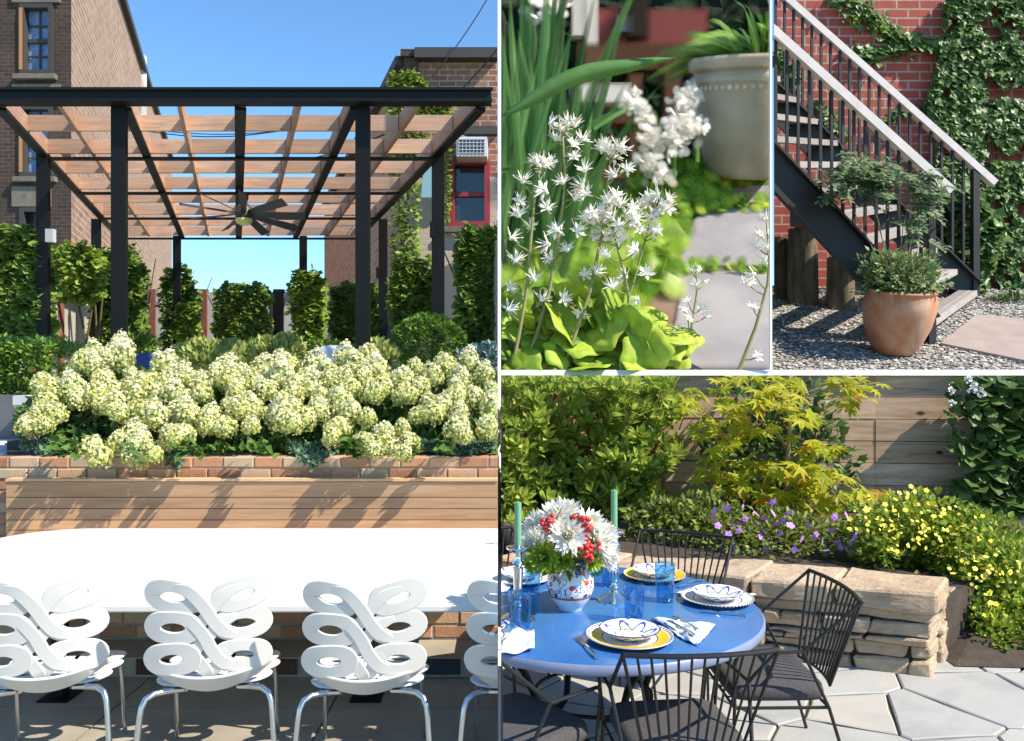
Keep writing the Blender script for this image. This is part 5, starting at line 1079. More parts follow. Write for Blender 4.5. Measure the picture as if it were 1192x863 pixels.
M_peb=plain('pebble',(.2,.19,.18),.9); M_peb,nt,b=new_mat('loose_pebble'); nt.links.new(ramp(nt,rndattr(nt),[(0,(.13,.12,.11)),(.5,(.36,.335,.30)),(.9,(.52,.49,.44)),(1,(.64,.60,.54))]),b.inputs['Base Color']); b.inputs['Roughness'].default_value=.9
g=MB(); oct_=([(1,0,0),(-1,0,0),(0,1,0),(0,-1,0),(0,0,.7),(0,0,-.7),(.6,.6,.3),(-.6,-.6,.3)],[(0,6,4),(6,2,4),(2,1,4),(1,7,4),(7,3,4),(3,0,4),(0,2,6),(1,3,7)])
n=9000; Y=11.3+rng.random(n)**1.4*6; X=np.array([(898.5-CX)/F*y+.05+rng.random()*7 for y in Y]); pos=np.stack([X,Y,GZ(Y)+.008],1)
g.leaves(oct_[0],oct_[1],pos,unit(n)*[1,1,.2],np.tile([0,0,1.],(n,1)),.029*(.6+.8*rng.random(n)),rnd=rng.random(n)); o=g.build('loose_gravel',M_peb,clip=C_L); tag(o,'loose grey gravel spread over the yard below the stairs','gravel',kind='stuff')
# brick wall of the house
M_redbr=brickwall('painted_red_brick',(.44,.10,.065),(.34,.068,.046),(.47,.34,.30),.507,.198,'x',msize=.02)
bwl=thing('brick_wall','tall red brick house wall with pale mortar behind the steel stairs','wall',(8.5,17.55,GZ(17.55)))
g=MB(); g.box((5.2,17.55,3.5),(12.6,18.0,11.2)); g.build('brickwork',M_redbr,bwl,clip=C_L)
# ---- stairs
YN,YF_=13.13,16.38
nr=lambda x,y:P(x,y,YN); fr_=lambda x,y:P(x,y,YF_)
DV=np.array([2.6,3.25,.835])
st=thing('steel_staircase','black steel outdoor staircase with grey timber treads and pale handrails against the red brick wall','stairs',(6.8,YN,GZ(YN)))
M_tread=woodmat('greyed_tread',[(.25,(.20,.17,.155)),(.5,(.31,.27,.25)),(.8,(.41,.365,.34))],1,.7); M_rail=plain('pale_oiled_rail',(.78,.68,.64),.45,c2=(.68,.58,.54),nscale=5)
M_steelb=plain('satin_black_steel',(.012,.012,.012),.6,.0,c2=(.02,.02,.022),nscale=3)
tl=lambda x:210+(x-940)*1.0625
g=MB(); g.prism([nr(860,tl(860)),nr(1090,tl(1090)),nr(1090,399),nr(1064,399),nr(860,180)][::-1],(0,.04,0)); 
a,b_=nr(860,tl(860)),nr(1090,tl(1090)); g.bar(a+[0,-.05,0],b_+[0,-.05,0],.13,.036,up=(0.73,0,.69)); a,b_=nr(860,180),nr(1064,399); g.bar(a+[0,-.05,0],b_+[0,-.05,0],.13,.036,up=(0.73,0,.69)); g.build('stringer',M_steelb,st,clip=C_L)
fl_=lambda x:173+(x-979)*.985
g=MB(); g.prism([fr_(880,fl_(880)),fr_(1141,fl_(1141)-2),fr_(1141,345),fr_(1095,fl_(1095)+46),fr_(880,fl_(880)+46)][::-1],(0,.04,0)); a,b_=fr_(880,fl_(880)),fr_(1141,fl_(1141)-2); g.bar(a+[0,-.05,0],b_+[0,-.05,0],.13,.036,up=(0.73,0,.69)); g.build('stringer',M_steelb,st,clip=C_L)
t0=np.array([917,187.]); stp=np.array([28.67,31.0])
for k in range(-4,7):
    px,py=t0+stp*k; A_=nr(px,py); run=np.array([28.67*YN/F*1.02,0,0]); th=.11; g=MB()
    nb_=1 if k<2 else 6
    for q in range(nb_):
        e0=A_-run+run*(q/nb_)+np.array([.016 if nb_>1 else 0,.045,0]); e1=A_-run+run*((q+1)/nb_)+np.array([0,.045,0]); e0f,e1f=e0+DV-[0,.055,0],e1+DV-[0,.055,0]; dn=np.array([0,0,-th])
        g.hexa([e0+dn,e1+dn,e1f+dn,e0f+dn,e0,e1,e1f,e0f],rnd=random.random())
    g.build('tread',M_tread,st,clip=C_L)
nrl=lambda x:33+(x-895)*(225-33)/(1108-895); frl=lambda x:-5+(x-910)*(215+5)/(1158-910)
def rail(f,x0,x1,Y,nm='handrail'):
    g=MB(); g.bar(P(x0,f(x0),Y),P(x1,f(x1),Y),.17,.135,up=(.67,0,.74)); g.build(nm,M_rail,st,clip=C_L)
rail(nrl,880,1106,YN-.02); rail(frl,880,1157,YF_+.01)
for x in np.arange(903,1080,13.0):
    g=MB(); a=nr(x,nrl(x)+4); b_=nr(x,tl(x)+1); g.bar(a,b_,.043,.043,up=(0,1,0)); g.build('baluster',M_steelb,st)
x=903
while x<1131:
    g=MB(); g.bar(fr_(x,frl(x)+4),fr_(x,fl_(x)+1),.047,.047,up=(0,1,0)); g.build('baluster',M_steelb,st); x+=10.3+(x-903)*.012
for (x,y0,y1,Y,w) in ((1083.5,nrl(1083)+3,400,YN-.03,.11),(1135,frl(1135)+3,342,YF_,.13)):
    g=MB(); a,b_=P(x,y0,Y),P(x,y1,Y); g.bar(a,b_,w,w,up=(0,1,0)); g.build('newel_post',M_steelb,st)
# ---- logs
M_log,nt,b=new_mat('peeling_bark'); n1=noise(nt,2.2,5,mapping(nt,(2.2,2.2,.8))); cc=ramp(nt,n1,[(.3,(.045,.035,.025)),(.5,(.16,.12,.07)),(.58,(.20,.15,.09)),(.64,(.42,.29,.15))]); nt.links.new(mixc(nt,.5,cc,ramp(nt,noise(nt,1,5,mapping(nt,(9,9,1.2))),[(.35,(.05,.04,.025)),(.65,(.26,.21,.13))])),b.inputs['Base Color']); b.inputs['Roughness'].default_value=.95; bump(nt,b,noise(nt,1,6,mapping(nt,(10,10,1.5))),.6,.04)
M_logt=plain('sawn_log_end',(.10,.085,.07),.9,c2=(.06,.05,.045),nscale=5)
for (px,pb,pt,w,lab) in ((909,345,274,25,'upright log leftmost under the stairs'),(941,352,262,33,'thick upright log with peeling yellow bark under the stairs'),(985,358,296,30,'greenish upright log beside the terracotta pot under the stairs')):
    c=G(px,pb+4); r=w/2/F*c[1]; h=P(px,pt,c[1])[2]-c[2]; t=thing('upright_log',lab,'log',c,'upright logs under the stairs'); n=20; V=[];a=np.linspace(0,2*math.pi,n,endpoint=False); rr=r*(1+.05*np.sin(a*3+px)+.03*np.sin(a*7))
    zs=[0,.1,h*.3,h*.6,h*.9,h]; 
    for z in zs: k=1.05-.08*z/h; V+=[(c[0]+q*k*math.cos(x),c[1]+r+q*k*math.sin(x),c[2]-.05+z) for x,q in zip(a,rr)]
    g=MB(); g.add(V,[(i*n+k,i*n+(k+1)%n,(i+1)*n+(k+1)%n,(i+1)*n+k) for i in range(5) for k in range(n)]); g.build('bark',M_log,t,smooth=True,clip=C_L)
    g=MB(); g.add(V[-n:],[tuple(range(n))]); g.prism([np.array(v)+[0,0,.001] for v in V[-n:]],(0,0,.02)); g.build('cut_end',M_logt,t,clip=C_L)
lg=MB(); c=P(939,262,16.8); lg.lathe([(.33,0),(.345,.06),(.33,.28),(.28,.32),(.001,.32)],(c[0],c[1],c[2]),24); tag(lg.build('dark_bucket',plain('dark_tub',(.05,.05,.055),.6),loc=c,smooth=40),'dark round tub resting on the thick log under the stairs','tub')
# ---- terracotta pot
M_terra,nt,b=new_mat('terracotta'); cc=ramp(nt,noise(nt,2.4,5,dist=.5),[(.28,(.38,.145,.07)),(.48,(.52,.235,.125)),(.62,(.56,.31,.20)),(.74,(.60,.44,.34))]); nt.links.new(cc,b.inputs['Base Color']); b.inputs['Roughness'].default_value=.85; bump(nt,b,noise(nt,20,5),.15,.01)
pc=G(1040,411); ta=math.atan(SC_)*.85; AXM=np.array([[1,0,0],[0,math.cos(ta),-math.sin(ta)],[0,math.sin(ta),math.cos(ta)]])
pt=thing('terracotta_pot','large round terracotta pot standing on the gravel by the stair foot','pot',pc)
g=MB(); g.lathe([(r_*K,z_*K) for r_,z_ in ((.195,0),(.232,.02),(.305,.15),(.375,.34),(.408,.52),(.408,.64),(.386,.735),(.396,.745),(.398,.772),(.382,.785),(.365,.775),(.36,.68))],pc,48,ax=AXM); g.build('body',M_terra,pt,smooth=50)
g=MB(); g.lathe([(.362*K,.69*K),(.2*K,.71*K),(.001,.72*K)],pc,24,ax=AXM); g.build('soil',M_soil,pt)
UPT=AXM@np.array([0,0,1.])
def potplant(name,lab,px0,px1,py0,py1,Y,n,size,mat,tmpl,base,seed=0,ns=14,group=None):
    c=P((px0+px1)/2,(py0+py1)/2,Y); r=np.array([(px1-px0)/2/F*Y,.5,(py1-py0)/2/F*Y]); t=thing(name,lab,'plant',base,group); g=MB(); p,d=ell(c,r,n,.75,.25,5,seed); scatter(g,tmpl,p,(p-c)/r+np.array([0,-.2,.1]),size,spread=.8,droop=.1); g.build('foliage',mat,t)
    s=MB()
    for k in range(ns): q=c+np.array([random.gauss(0,.4)*r[0],random.gauss(0,.3)*r[1],random.uniform(-.3,.7)*r[2]]); b_=np.array(base); s.tube([b_,b_*.45+q*.55+np.array([0,0,-.05]),q],[.014,.010,.004],5)
    s.build('stems',M_bark,t); return t
M_potl=leafmat('soft_green_leaf',[(0,(.06,.11,.035)),(.5,(.15,.23,.07)),(1,(.30,.38,.14))],.5,.25); M_pin=leafmat('blue_green_leaflet',[(0,(.06,.12,.055)),(.6,(.14,.23,.10)),(1,(.26,.36,.15))],.45,.3)
top=pc+AXM@np.array([0,0,.91])
potplant('pot_plant','fine leaved green plant filling the terracotta pot',1004,1088,296,350,12.35,2200,.09,M_potl,LEAF,top,3)
# shrub with pinnate leaves growing through the railing
t=thing('climbing_shrub','tall shrub with feathery blue-green leaves in front of the stair railing','shrub',(6.4,12.9,GZ(12.9))); g=MB(); s=MB(); n=135; base=top
blobs=[(1000,195,24,18),(1025,210,24,16),(985,208,18,14),(1005,188,22,16),(1072,258,14,22),(1070,205,22,8),(1080,232,12,24),(1015,215,20,10)]
for i in range(n):
    bx,by,rx,ry=random.choice(blobs); q=P(bx+random.gauss(0,rx*.55),by+random.gauss(0,ry*.55),random.uniform(12.6,12.95)); ax=np.array([random.gauss(0,.8),-.5+random.gauss(0,.3),-.25+random.gauss(0,.45)]); ax/=np.linalg.norm(ax); up=np.array([0,-.5,.85]); sd=np.cross(ax,up); sd/=np.linalg.norm(sd); L=random.uniform(.26,.42); m=random.randint(4,6); rv=random.random(); PO=[];AX=[];NR=[]
    for j in range(m):
        for sg in (-1,1): PO.append(q+ax*L*(j+.5)/m+np.array([0,0,-.08*((j+.5)/m)**2])); AX.append(sd*sg+ax*.55+[0,0,-.15]); NR.append(up+unit(1)[0]*.25)
    PO.append(q+ax*L); AX.append(ax); NR.append(up); g.leaves(LEAF[0],LEAF[1],np.array(PO),np.array(AX),np.array(NR),random.uniform(.10,.145),rnd=np.clip(rv+rng.normal(size=len(PO))*.12,0,1)); s.tube([q,q+ax*L*.5+[0,0,-.01],q+ax*L+[0,0,-.06]],.003,4)
    if i%22==0: s.tube([base+[random.uniform(-.15,.15),0.05,0],(base+q)/2+[random.uniform(-.1,.1),.05,.1],q],[.010,.007,.004],5)
g.build('foliage',M_pin,t); s.build('stems',M_bark,t)
# ---- ivy over the brick
iv=thing('wall_ivy','dense dark green ivy covering the right side of the red brick wall','ivy',(10.4,17.45,GZ(17.45))); g=MB(); n=14500
py=rng.uniform(-8,345,n); lo=np.interp(py,[-8,20,60,95,120,160,190,215,260,300,345],[1104,1100,1096,1088,1078,1092,1088,1098,1118,1140,1150]); px=lo+rng.random(n)**1.15*(1215-lo); 
q=np.stack([px*.035,py*.035,np.zeros(n)],1); keep=(lump(q,1.9,1)+.25*np.sin(px*.21)*np.sin(py*.19)>-.06)&~((px>1158)&(np.abs(py-108)<7+3*np.sin(px*.3)))&~((px>1160)&(np.abs(py-182)<6)); px,py=px[keep],py[keep]; n=len(px)
pos=np.array([P(a,b_,y) for a,b_,y in zip(px,py,17.52-rng.random(n)*.28)]); g.leaves(IVY[0],IVY[1],pos,np.array([0,-.35,-1.0])+unit(n)*.75,np.array([0,-1.,.55])+unit(n)*.4,.125*(.6+.8*rng.random(n)))
g.build('foliage',M_ivyC:=leafmat('wall_ivy_leaf',[(0,(.03,.075,.025)),(.5,(.07,.145,.045)),(.9,(.14,.24,.06)),(1,(.22,.33,.07))],.45,.2),iv)
s=MB()
for k in range(9):
    x=random.uniform(1100,1190); s.tube([P(x+random.uniform(-20,20),345,17.51),P(x,250,17.51),P(x+random.uniform(-15,15),150,17.51),P(x+random.uniform(-25,25),30,17.51)],[.02,.016,.012,.006],5)
s.build('stems',M_bark,iv)
def strand(lab,pts,n,w,size,mat,parentname='ivy_strand'):
    pts=np.array(pts,float); t_=rng.random(n)*(len(pts)-1); i=np.minimum(t_.astype(int),len(pts)-2); f=(t_-i)[:,None]; q=pts[i]*(1-f)+pts[i+1]*f+rng.normal(size=(n,2))*w*(.5+.9*rng.random((n,1))); g=MB(); pos=np.array([P(a,b_,17.52-random.random()*.12) for a,b_ in q])
    g.leaves(IVY[0],IVY[1],pos,np.array([0,-.35,-1.0])+unit(n)*.8,np.array([0,-1.,.55])+unit(n)*.4,size*(.6+.8*rng.random(n))); t=thing(parentname,lab,'ivy',P(pts[-1][0],pts[-1][1],17.52),'ivy strands on the brick wall'); g.build('foliage',mat,t); s=MB(); s.tube([P(a,b_,17.535) for a,b_ in pts],.009,5); s.build('stem',M_bark,t)
strand('ivy strand reaching left across the top of the brick wall',[(968,-4),(1000,5),(1018,22),(1038,38),(1062,50),(1100,54)],420,5.5,.135,M_ivyC); strand('short ivy strand under the upper one on the brick wall',[(995,62),(1020,60),(1045,56),(1062,48)],230,4.5,.13,M_ivyC); strand('thin pale ivy strand at the upper handrail',[(985,24),(1005,18),(1020,26),(1036,34)],110,3,.11,M_ivy2)
strand('ivy tuft behind the balusters at the left edge of the stairs',[(905,55),(915,80),(925,95)],170,6,.13,M_ivyC); strand('thin ivy strand behind the lower balusters',[(952,120),(965,140),(975,162)],120,5,.13,M_ivyC); strand('ivy strand reaching left along the handrail at mid height',[(1030,140),(1045,130),(1075,126),(1095,125)],110,3.5,.115,M_ivyC)
mc=P(1125,275,16.85); g=MB(); p,d=ell(mc,(.75,.15,1.05),620,.6,.2,4); scatter(g,IVY,p,np.tile([0,-1,-.3],(len(p),1)),.30,spread=.6,droop=.6); tag(g.build('broad_leaved_vine',M_ivyC,loc=(mc[0],16.85,GZ(16.85)),clip=C_L),'broad-leaved vine at the wall foot behind the far newel post','vine')
# ---- slab and low planting
g=MB(); q=[G(1095,403),G(1137,369),G(1215,377),G(1215,428)]; g.prism([x+[0,0,.002] for x in q],(0,0,.05)); sl_=g.build('stepping_slab',plain('brown_sandstone',(.27,.21,.18),.85,c2=(.33,.265,.23),nscale=2.5,bumps=.15),loc=q[0]); tag(sl_,'flat brown sandstone slab lying on the gravel at the stair foot','slab')
c=P(1172,356,16.3); g=MB(); p,d=ell(c,(.7,.35,.24),900,.6,.2,4); scatter(g,LEAF,p,d,.10,spread=.9); tag(g.build('low_plants',M_dk,loc=(c[0],c[1],GZ(c[1]))),'low dark planting at the foot of the ivy wall','plants')
# =================================================================== UPPER TERRACE, FLOWER BANK
SB=.92  # the bank is ground tilted up until its surface faces the camera
def BZ(Y): return 1.972+SB*max(0,min(Y,13.0)-9.6)
def B(px,py,dz=0): Y=(1.972-9.6*SB-EYE)/((HY-py)/F-SB); p=P(px,py,Y); p[2]+=dz; return p
BC=B_L+B_R
def softmat(name,stops,rough=.7,trans=.3,nsc=None):
    """soft feathery tissue: thins out to nothing at the leaf margin"""
    m,nt,b=new_mat(name); col=ramp(nt,rndattr(nt),stops)
    if nsc: col=mixc(nt,.5,col,ramp(nt,noise(nt,nsc,2),[(.35,stops[0][1]),(.65,stops[-1][1])]))
    nt.links.new(col,b.inputs['Base Color']); b.inputs['Roughness'].default_value=rough; b.inputs['Specular IOR Level'].default_value=.2
    t=N(nt,'ShaderNodeBsdfTranslucent'); nt.links.new(col,t.inputs['Color']); mx=N(nt,'ShaderNodeMixShader'); mx.inputs[0].default_value=trans; nt.links.new(b.outputs[0],mx.inputs[1]); nt.links.new(t.outputs[0],mx.inputs[2])
    a=nt.nodes.new('ShaderNodeAttribute'); a.attribute_name='soft'; tr=N(nt,'ShaderNodeBsdfTransparent'); m2=N(nt,'ShaderNodeMixShader'); nt.links.new(a.outputs['Fac'],m2.inputs[0]); nt.links.new(tr.outputs[0],m2.inputs[1]); nt.links.new(mx.outputs[0],m2.inputs[2]); nt.links.new(m2.outputs[0],nt.nodes['Material Output'].inputs['Surface']); return m
def disc(n=12):
    v=[(0,.5,.05)]; a=[.9]
    for r_,al in ((.22,.7),(.5,0)):
        for k in range(n): x=2*math.pi*k/n; v.append((math.cos(x)*r_,.5+math.sin(x)*r_,.03)); a.append(al)
    f=[(0,1+k,1+(k+1)%n) for k in range(n)]+[(1+k,1+n+k,1+n+(k+1)%n,1+(k+1)%n) for k in range(n)]; return v,f,a
DISC=disc()
def sdiscs(mb,pos,size,rnd=None,tilt=.5):
    n=len(pos); ax=unit(n)*[1,.4,1]; nr=np.array([.1,-1.,.5])+unit(n)*tilt; mb.leaves(DISC[0],DISC[1],pos,ax,nr,size*(.7+.6*rng.random(n)),rnd=rnd,ta=DISC[2])
def sblade(mb,pts,hw,nrm,al=.95,rnd=None):
    pts=np.array(pts,float); m=len(pts); V=[];A=[]
    for i in range(m):
        T=pts[min(i+1,m-1)]-pts[max(i-1,0)]; T/=np.linalg.norm(T); S=np.cross(T,nrm); S/=np.linalg.norm(S); e=al*min(1,(m-1-i)/1.5)
        for k,a in ((-1,0),(-.45,e),(0,e),(.45,e),(1,0)): V.append(pts[i]+S*hw[i]*k+np.array(nrm)*.15*hw[i]*(1-abs(k))); A.append(a)
    mb.add(V,[(i*5+k,i*5+k+1,i*5+k+6,i*5+k+5) for i in range(m-1) for k in range(4)],rnd=rnd,a=A)
def softbox(mb,lo,hi,bl,rnd=None):
    """a solid with a blurred skin: thin shells of falling density round a core"""
    lo=np.array(lo);hi=np.array(hi); rnd=random.random() if rnd is None else rnd
    for k,al in ((-.8,1),(-.4,.6),(0,.45),(.45,.33),(.9,.2)):
        l=lo-bl*k; h=hi+bl*k
        if (h-l).min()<=0.01: continue
        n0=mb.n; mb.box(l,h,rnd=rnd); mb.a[-1]=np.full(8,al)
# ---- ground of the bank
M_bsoil=plain('brown_mulch',(.14,.075,.045),.95,c2=(.24,.15,.10),nscale=1.6,bumps=.3,bscale=8)
xl=lambda Y:(583.4-CX)/F*Y; xr2=lambda Y:(896.7-CX)/F*Y
g=MB(); g.add([(xl(9.16),9.16,BZ(9)),(xr2(8.82),8.82,BZ(9)),(xr2(9.6),9.6,BZ(9)),(xl(9.6),9.6,BZ(9)),(xr2(13),13,BZ(13)),(xl(13),13,BZ(13)),(xr2(20),20,BZ(20)),(xl(20),20,BZ(20))],[(0,1,2,3),(3,2,4,5),(5,4,6,7)]); struct(g.build('flower_bank',M_bsoil))
M_path=softmat('hazy_bluestone',[(0,(.20,.185,.195)),(1,(.33,.30,.29))],.9,0,1.6)
def slab(poly,bl=.05):
    g=MB(); q=np.array([B(x,y,.05) for x,y in poly]); c=q.mean(0); n=len(q); V=[c];A=[1]
    for s_,al in ((.93,1),(.98,.8),(1.02,.35),(1.06,0)): V+=list(c+(q-c)*s_); A+=[al]*n
    f=[(0,1+k,1+(k+1)%n) for k in range(n)]
    for r_ in range(3): f+=[(1+r_*n+k,1+(r_+1)*n+k,1+(r_+1)*n+(k+1)%n,1+r_*n+(k+1)%n) for k in range(n)]
    g.add(V,f,rnd=random.random(),a=A); return struct(g.build('stone_path',M_path,alpha=True,clip=BC))
slab([(778,433),(788,375),(797,324),(850,319),(910,321),(910,433)]); slab([(790,312),(797,280),(815,250),(850,246),(910,246),(910,314)]); slab([(838,240),(848,221),(910,219),(910,240)]); slab([(846,213),(850,203),(910,202),(910,213)])
# ---- backdrop at the top of the bank
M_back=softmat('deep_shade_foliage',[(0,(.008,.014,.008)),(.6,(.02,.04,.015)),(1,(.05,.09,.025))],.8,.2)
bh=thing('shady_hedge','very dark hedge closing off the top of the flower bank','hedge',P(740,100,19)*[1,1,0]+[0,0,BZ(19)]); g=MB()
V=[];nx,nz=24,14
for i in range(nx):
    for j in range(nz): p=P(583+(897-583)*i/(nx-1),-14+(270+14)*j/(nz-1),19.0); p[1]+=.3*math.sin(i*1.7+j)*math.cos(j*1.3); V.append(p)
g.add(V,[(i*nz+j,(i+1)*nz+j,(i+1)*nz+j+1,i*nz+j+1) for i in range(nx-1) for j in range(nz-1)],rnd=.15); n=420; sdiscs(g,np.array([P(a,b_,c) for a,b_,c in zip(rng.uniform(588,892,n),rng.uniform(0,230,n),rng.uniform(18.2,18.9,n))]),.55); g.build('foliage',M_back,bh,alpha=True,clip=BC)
M_sred=softmat('hazy_red_brick',[(0,(.30,.07,.06)),(1,(.40,.13,.11))],.9,0); M_swood=softmat('hazy_brown_timber',[(0,(.12,.055,.028)),(1,(.20,.10,.055))],.9,0); M_swhite=softmat('hazy_white_paint',[(0,(.78,.68,.58)),(1,(.86,.80,.72))],.9,0); M_sgrey=softmat('hazy_grey',[(0,(.22,.22,.25)),(1,(.4,.4,.42))],.9,0); M_sdark=softmat('hazy_dark',[(0,(.02,.015,.012)),(1,(.04,.03,.02))],.9,0)
def sb(g,x0,x1,y0,y1,Y,bl=.06,th=.25,rnd=None): a=P(x0,y1,Y);b_=P(x1,y0,Y); softbox(g,(a[0],Y,a[2]),(b_[0],Y+th,b_[2]),bl,rnd)
t=thing('garden_house','blurred red brick garden house with white posts behind the flowers','house',P(745,60,17.8)*[1,1,0]+[0,0,BZ(17.8)])
g=MB(); sb(g,692,820,15,62,18.0,.10,.3); g.build('wall',M_sred,t,alpha=True,clip=BC)
for a,b_,c,d in ((683,694,-8,56),(668,680,0,40)):
    g=MB(); sb(g,a,b_,c,d,17.8,.07,.12); g.build('post',M_swhite,t,alpha=True)
g=MB(); sb(g,720,735,22,36,17.75,.07,.1); g.build('window',M_sgrey,t,alpha=True)
g=MB(); sb(g,735,752,-6,40,17.7,.12,.2); g.build('downpipe',M_sdark,t,alpha=True)
t=thing('timber_frame','blurred brown timber bench frame at the top of the flower bank','frame',P(730,180,17)*[1,1,0]+[0,0,BZ(17)])
for a,b_,c,d,Y in ((675,806,54,80,17.2),(683,700,60,120,17.1),(776,790,72,205,16.9),(735,745,90,180,17.1),(672,742,128,142,17.05),(700,775,196,206,16.9)):
    g=MB(); sb(g,a,b_,c,d,Y,.08,.2); g.build('beam',M_swood,t,alpha=True,clip=BC)
g=MB(); sb(g,668,730,102,117,16.8,.09,.3); tag(g.build('white_cushions',M_swhite,loc=P(700,110,16.8),alpha=True),'blurred white cushions on the timber bench','cushions')
g=MB(); 
for (x,y) in ((622,8),(635,3),(650,6),(628,16),(660,10)): 
    sdiscs(g,np.array([P(x+random.gauss(0,4),y+random.gauss(0,4),17.5) for _ in range(5)]),.3)
tag(g.build('white_blossom',M_swhite,loc=P(640,8,17.5),alpha=True),'blurred white blossom against the dark hedge at top left','flowers')
# ---- stone urn with fern
M_urn=softmat('hazy_cream_stone',[(0,(.42,.34,.23)),(1,(.88,.78,.62))],.9,0,1.5)
uy=12.75; uc=P(879,207,uy); k_=uy/F; ur=thing('stone_urn','large blurred cream stone urn at the right behind the white flowers','urn',uc)
prof=[(48,0),(54,6),(62,30),(69,58),(74,88),(76,112),(77,116),(80,118),(80,124),(77,127),(76,130),(82,134),(83,144),(80,147),(70,147),(66,140)]
ut=R(17); UAX=np.array([[1,0,0],[0,math.cos(ut),-math.sin(ut)],[0,math.sin(ut),math.cos(ut)]]); UUP=UAX@np.array([0,0,1.])
g=MB()
for s_,al in ((.965,1),(.98,.6),(.995,.45),(1.012,.33),(1.03,.2)):
    n0=len(g.a); g.lathe([(r_*k_*s_,z*.86*k_*(1+(s_-.965)*.3)) for r_,z in prof],uc,48,rnd=.5,ax=UAX)
    for i in range(n0,len(g.a)): g.a[i]=np.full(len(g.a[i]),al)
g.build('body',M_urn,ur,smooth=50,alpha=True,clip=BC)
g=MB(); a=np.linspace(0,2*math.pi,60,endpoint=False); g.leaves(DISC[0],DISC[1],uc+np.stack([np.cos(a)*78.5*k_,np.sin(a)*78.5*k_,np.full(60,92*k_)],1)@UAX.T,np.tile(UUP,(60,1)),np.stack([np.cos(a),np.sin(a),0*a],1)@UAX.T,.12,ta=DISC[2]); g.build('frieze',M_urn,ur,alpha=True,clip=BC)
M_fern=softmat('hazy_fern_green',[(0,(.03,.09,.015)),(.5,(.10,.24,.03)),(1,(.26,.45,.07))],.6,.4); M_iris=softmat('hazy_iris_blade',[(0,(.03,.085,.025)),(.5,(.09,.22,.05)),(1,(.22,.42,.12))],.6,.35)
fn_=thing('urn_fern','blurred bright green fern arching out of the stone urn','fern',uc+UUP*122*k_); g=MB()
for i in range(150):
    a=random.uniform(math.pi*.75,2.25*math.pi) if i<110 else random.uniform(0,6.28); L=random.uniform(.85,1.95); el=random.uniform(.5,1.25); d=np.array([math.cos(a),math.sin(a)*.8,0]); o=uc+UUP*118*k_+d*.35; pts=[o+d*L*x*math.cos(el)+np.array([0,0,L*math.sin(el)*x-.55*L*x*x]) for x in np.linspace(0,1,7)]; sblade(g,pts,[.05,.09,.10,.10,.09,.07,.03],np.array([-d[0]*.4,-.9,.5]),.8)
g.build('fronds',M_fern,fn_,alpha=True,clip=BC)
# ---- iris blades on the left
ir=thing('iris_clump','blurred clump of tall green iris blades at the left of the flower bank','iris',P(620,330,10.6)); g=MB()
for i in range(95):
    px=random.uniform(575,672); py=random.uniform(250,340); Y=random.uniform(10.5,12.4); lean=random.gauss(.06,.16); L=random.uniform(170,360)*Y/F*(1 if px<640 else .75); o=P(px,py,Y); ph=random.uniform(-.3,.3); pts=[o+np.array([lean*L*x+ph*L*.25*x*x,-.1*x,L*x*(1-.12*abs(ph)*x)]) for x in np.linspace(0,1,8)]; w=random.uniform(.055,.10); sblade(g,pts,[w*.8,w,w*1.1,w*1.1,w,w*.9,w*.6,.02],np.array([random.gauss(0,.4),-1,.1]),.9)
g.build('blades',M_iris,ir,alpha=True,clip=BC)
g=MB(); 
for q,w in (([(583,200),(620,185),(660,160),(735,118)],.10),([(690,150),(715,135),(735,125)],.09)):
    q=np.array(q,float); x=np.linspace(0,len(q)-1,8); pts=[P(np.interp(t_,range(len(q)),q[:,0]),np.interp(t_,range(len(q)),q[:,1]),10.6) for t_ in x]; sblade(g,pts,[w]*6+[w*.7,.02],np.array([0,-.6,.8]),.85)
tag(g.build('arching_blades',M_iris,loc=P(583,200,10.6),alpha=True,clip=BC),'pair of blurred blades arching to the right behind the flower spikes','leaves')
# ---- ground cover
M_lime=softmat('hazy_lime_leaf',[(0,(.14,.30,.015)),(.5,(.34,.52,.04)),(.85,(.52,.66,.10)),(1,(.72,.78,.35))],.5,.35); M_gc=softmat('hazy_green_cover',[(0,(.10,.24,.02)),(.6,(.28,.46,.04)),(.93,(.46,.58,.06)),(1,(.80,.70,.03))],.5,.35)
def cover(poly,n,size,mat,name,lab,hgt=.3):
    poly=np.array(poly,float); lo=poly.min(0);hi=poly.max(0); pts=[]
    while len(pts)<n:
        p=lo+rng.random(2)*(hi-lo); ins=False; j=len(poly)-1
        for i in range(len(poly)):
            if ((poly[i,1]>p[1])!=(poly[j,1]>p[1])) and p[0]<(poly[j,0]-poly[i,0])*(p[1]-poly[i,1])/(poly[j,1]-poly[i,1])+poly[i,0]: ins=not ins
            j=i
        if ins: q=B(p[0],p[1]); q[2]+=.05; q+=np.array([0,-1,.9])*random.random()*hgt*.5; pts.append(q)
    pts=np.array(pts); g=MB(); sdiscs(g,pts,size); o=g.build(name,mat,alpha=True,clip=BC+BC_B); return tag(o,lab,'ground cover',kind='stuff')
cover([(735,200),(850,196),(852,212),(838,240),(790,262),(740,250)],620,.26,M_gc,'ground_cover','bright blurred yellow-green ground cover beside the stone urn'); cover([(835,240),(900,240),(900,248),(820,250)],60,.2,M_gc,'ground_cover','narrow green joint between the upper path stones',.1); cover([(798,313),(900,315),(900,323),(800,322)],70,.17,M_gc,'ground_cover','narrow green joint between the lower path stones',.1); cover([(850,205),(900,205),(900,219),(846,221)],60,.25,M_gc,'ground_cover','green patch between the farthest path stones',.1)
cover([(584,300),(640,250),(700,240),(770,270),(785,300),(770,340),(700,360),(584,380)],800,.36,M_lime,'leafy_cover','blurred lime green leaves behind the flower stems'); cover([(690,330),(770,300),(785,335),(745,345),(720,390)],150,.28,M_gc,'leafy_cover','blurred darker leaves beside the mulch')
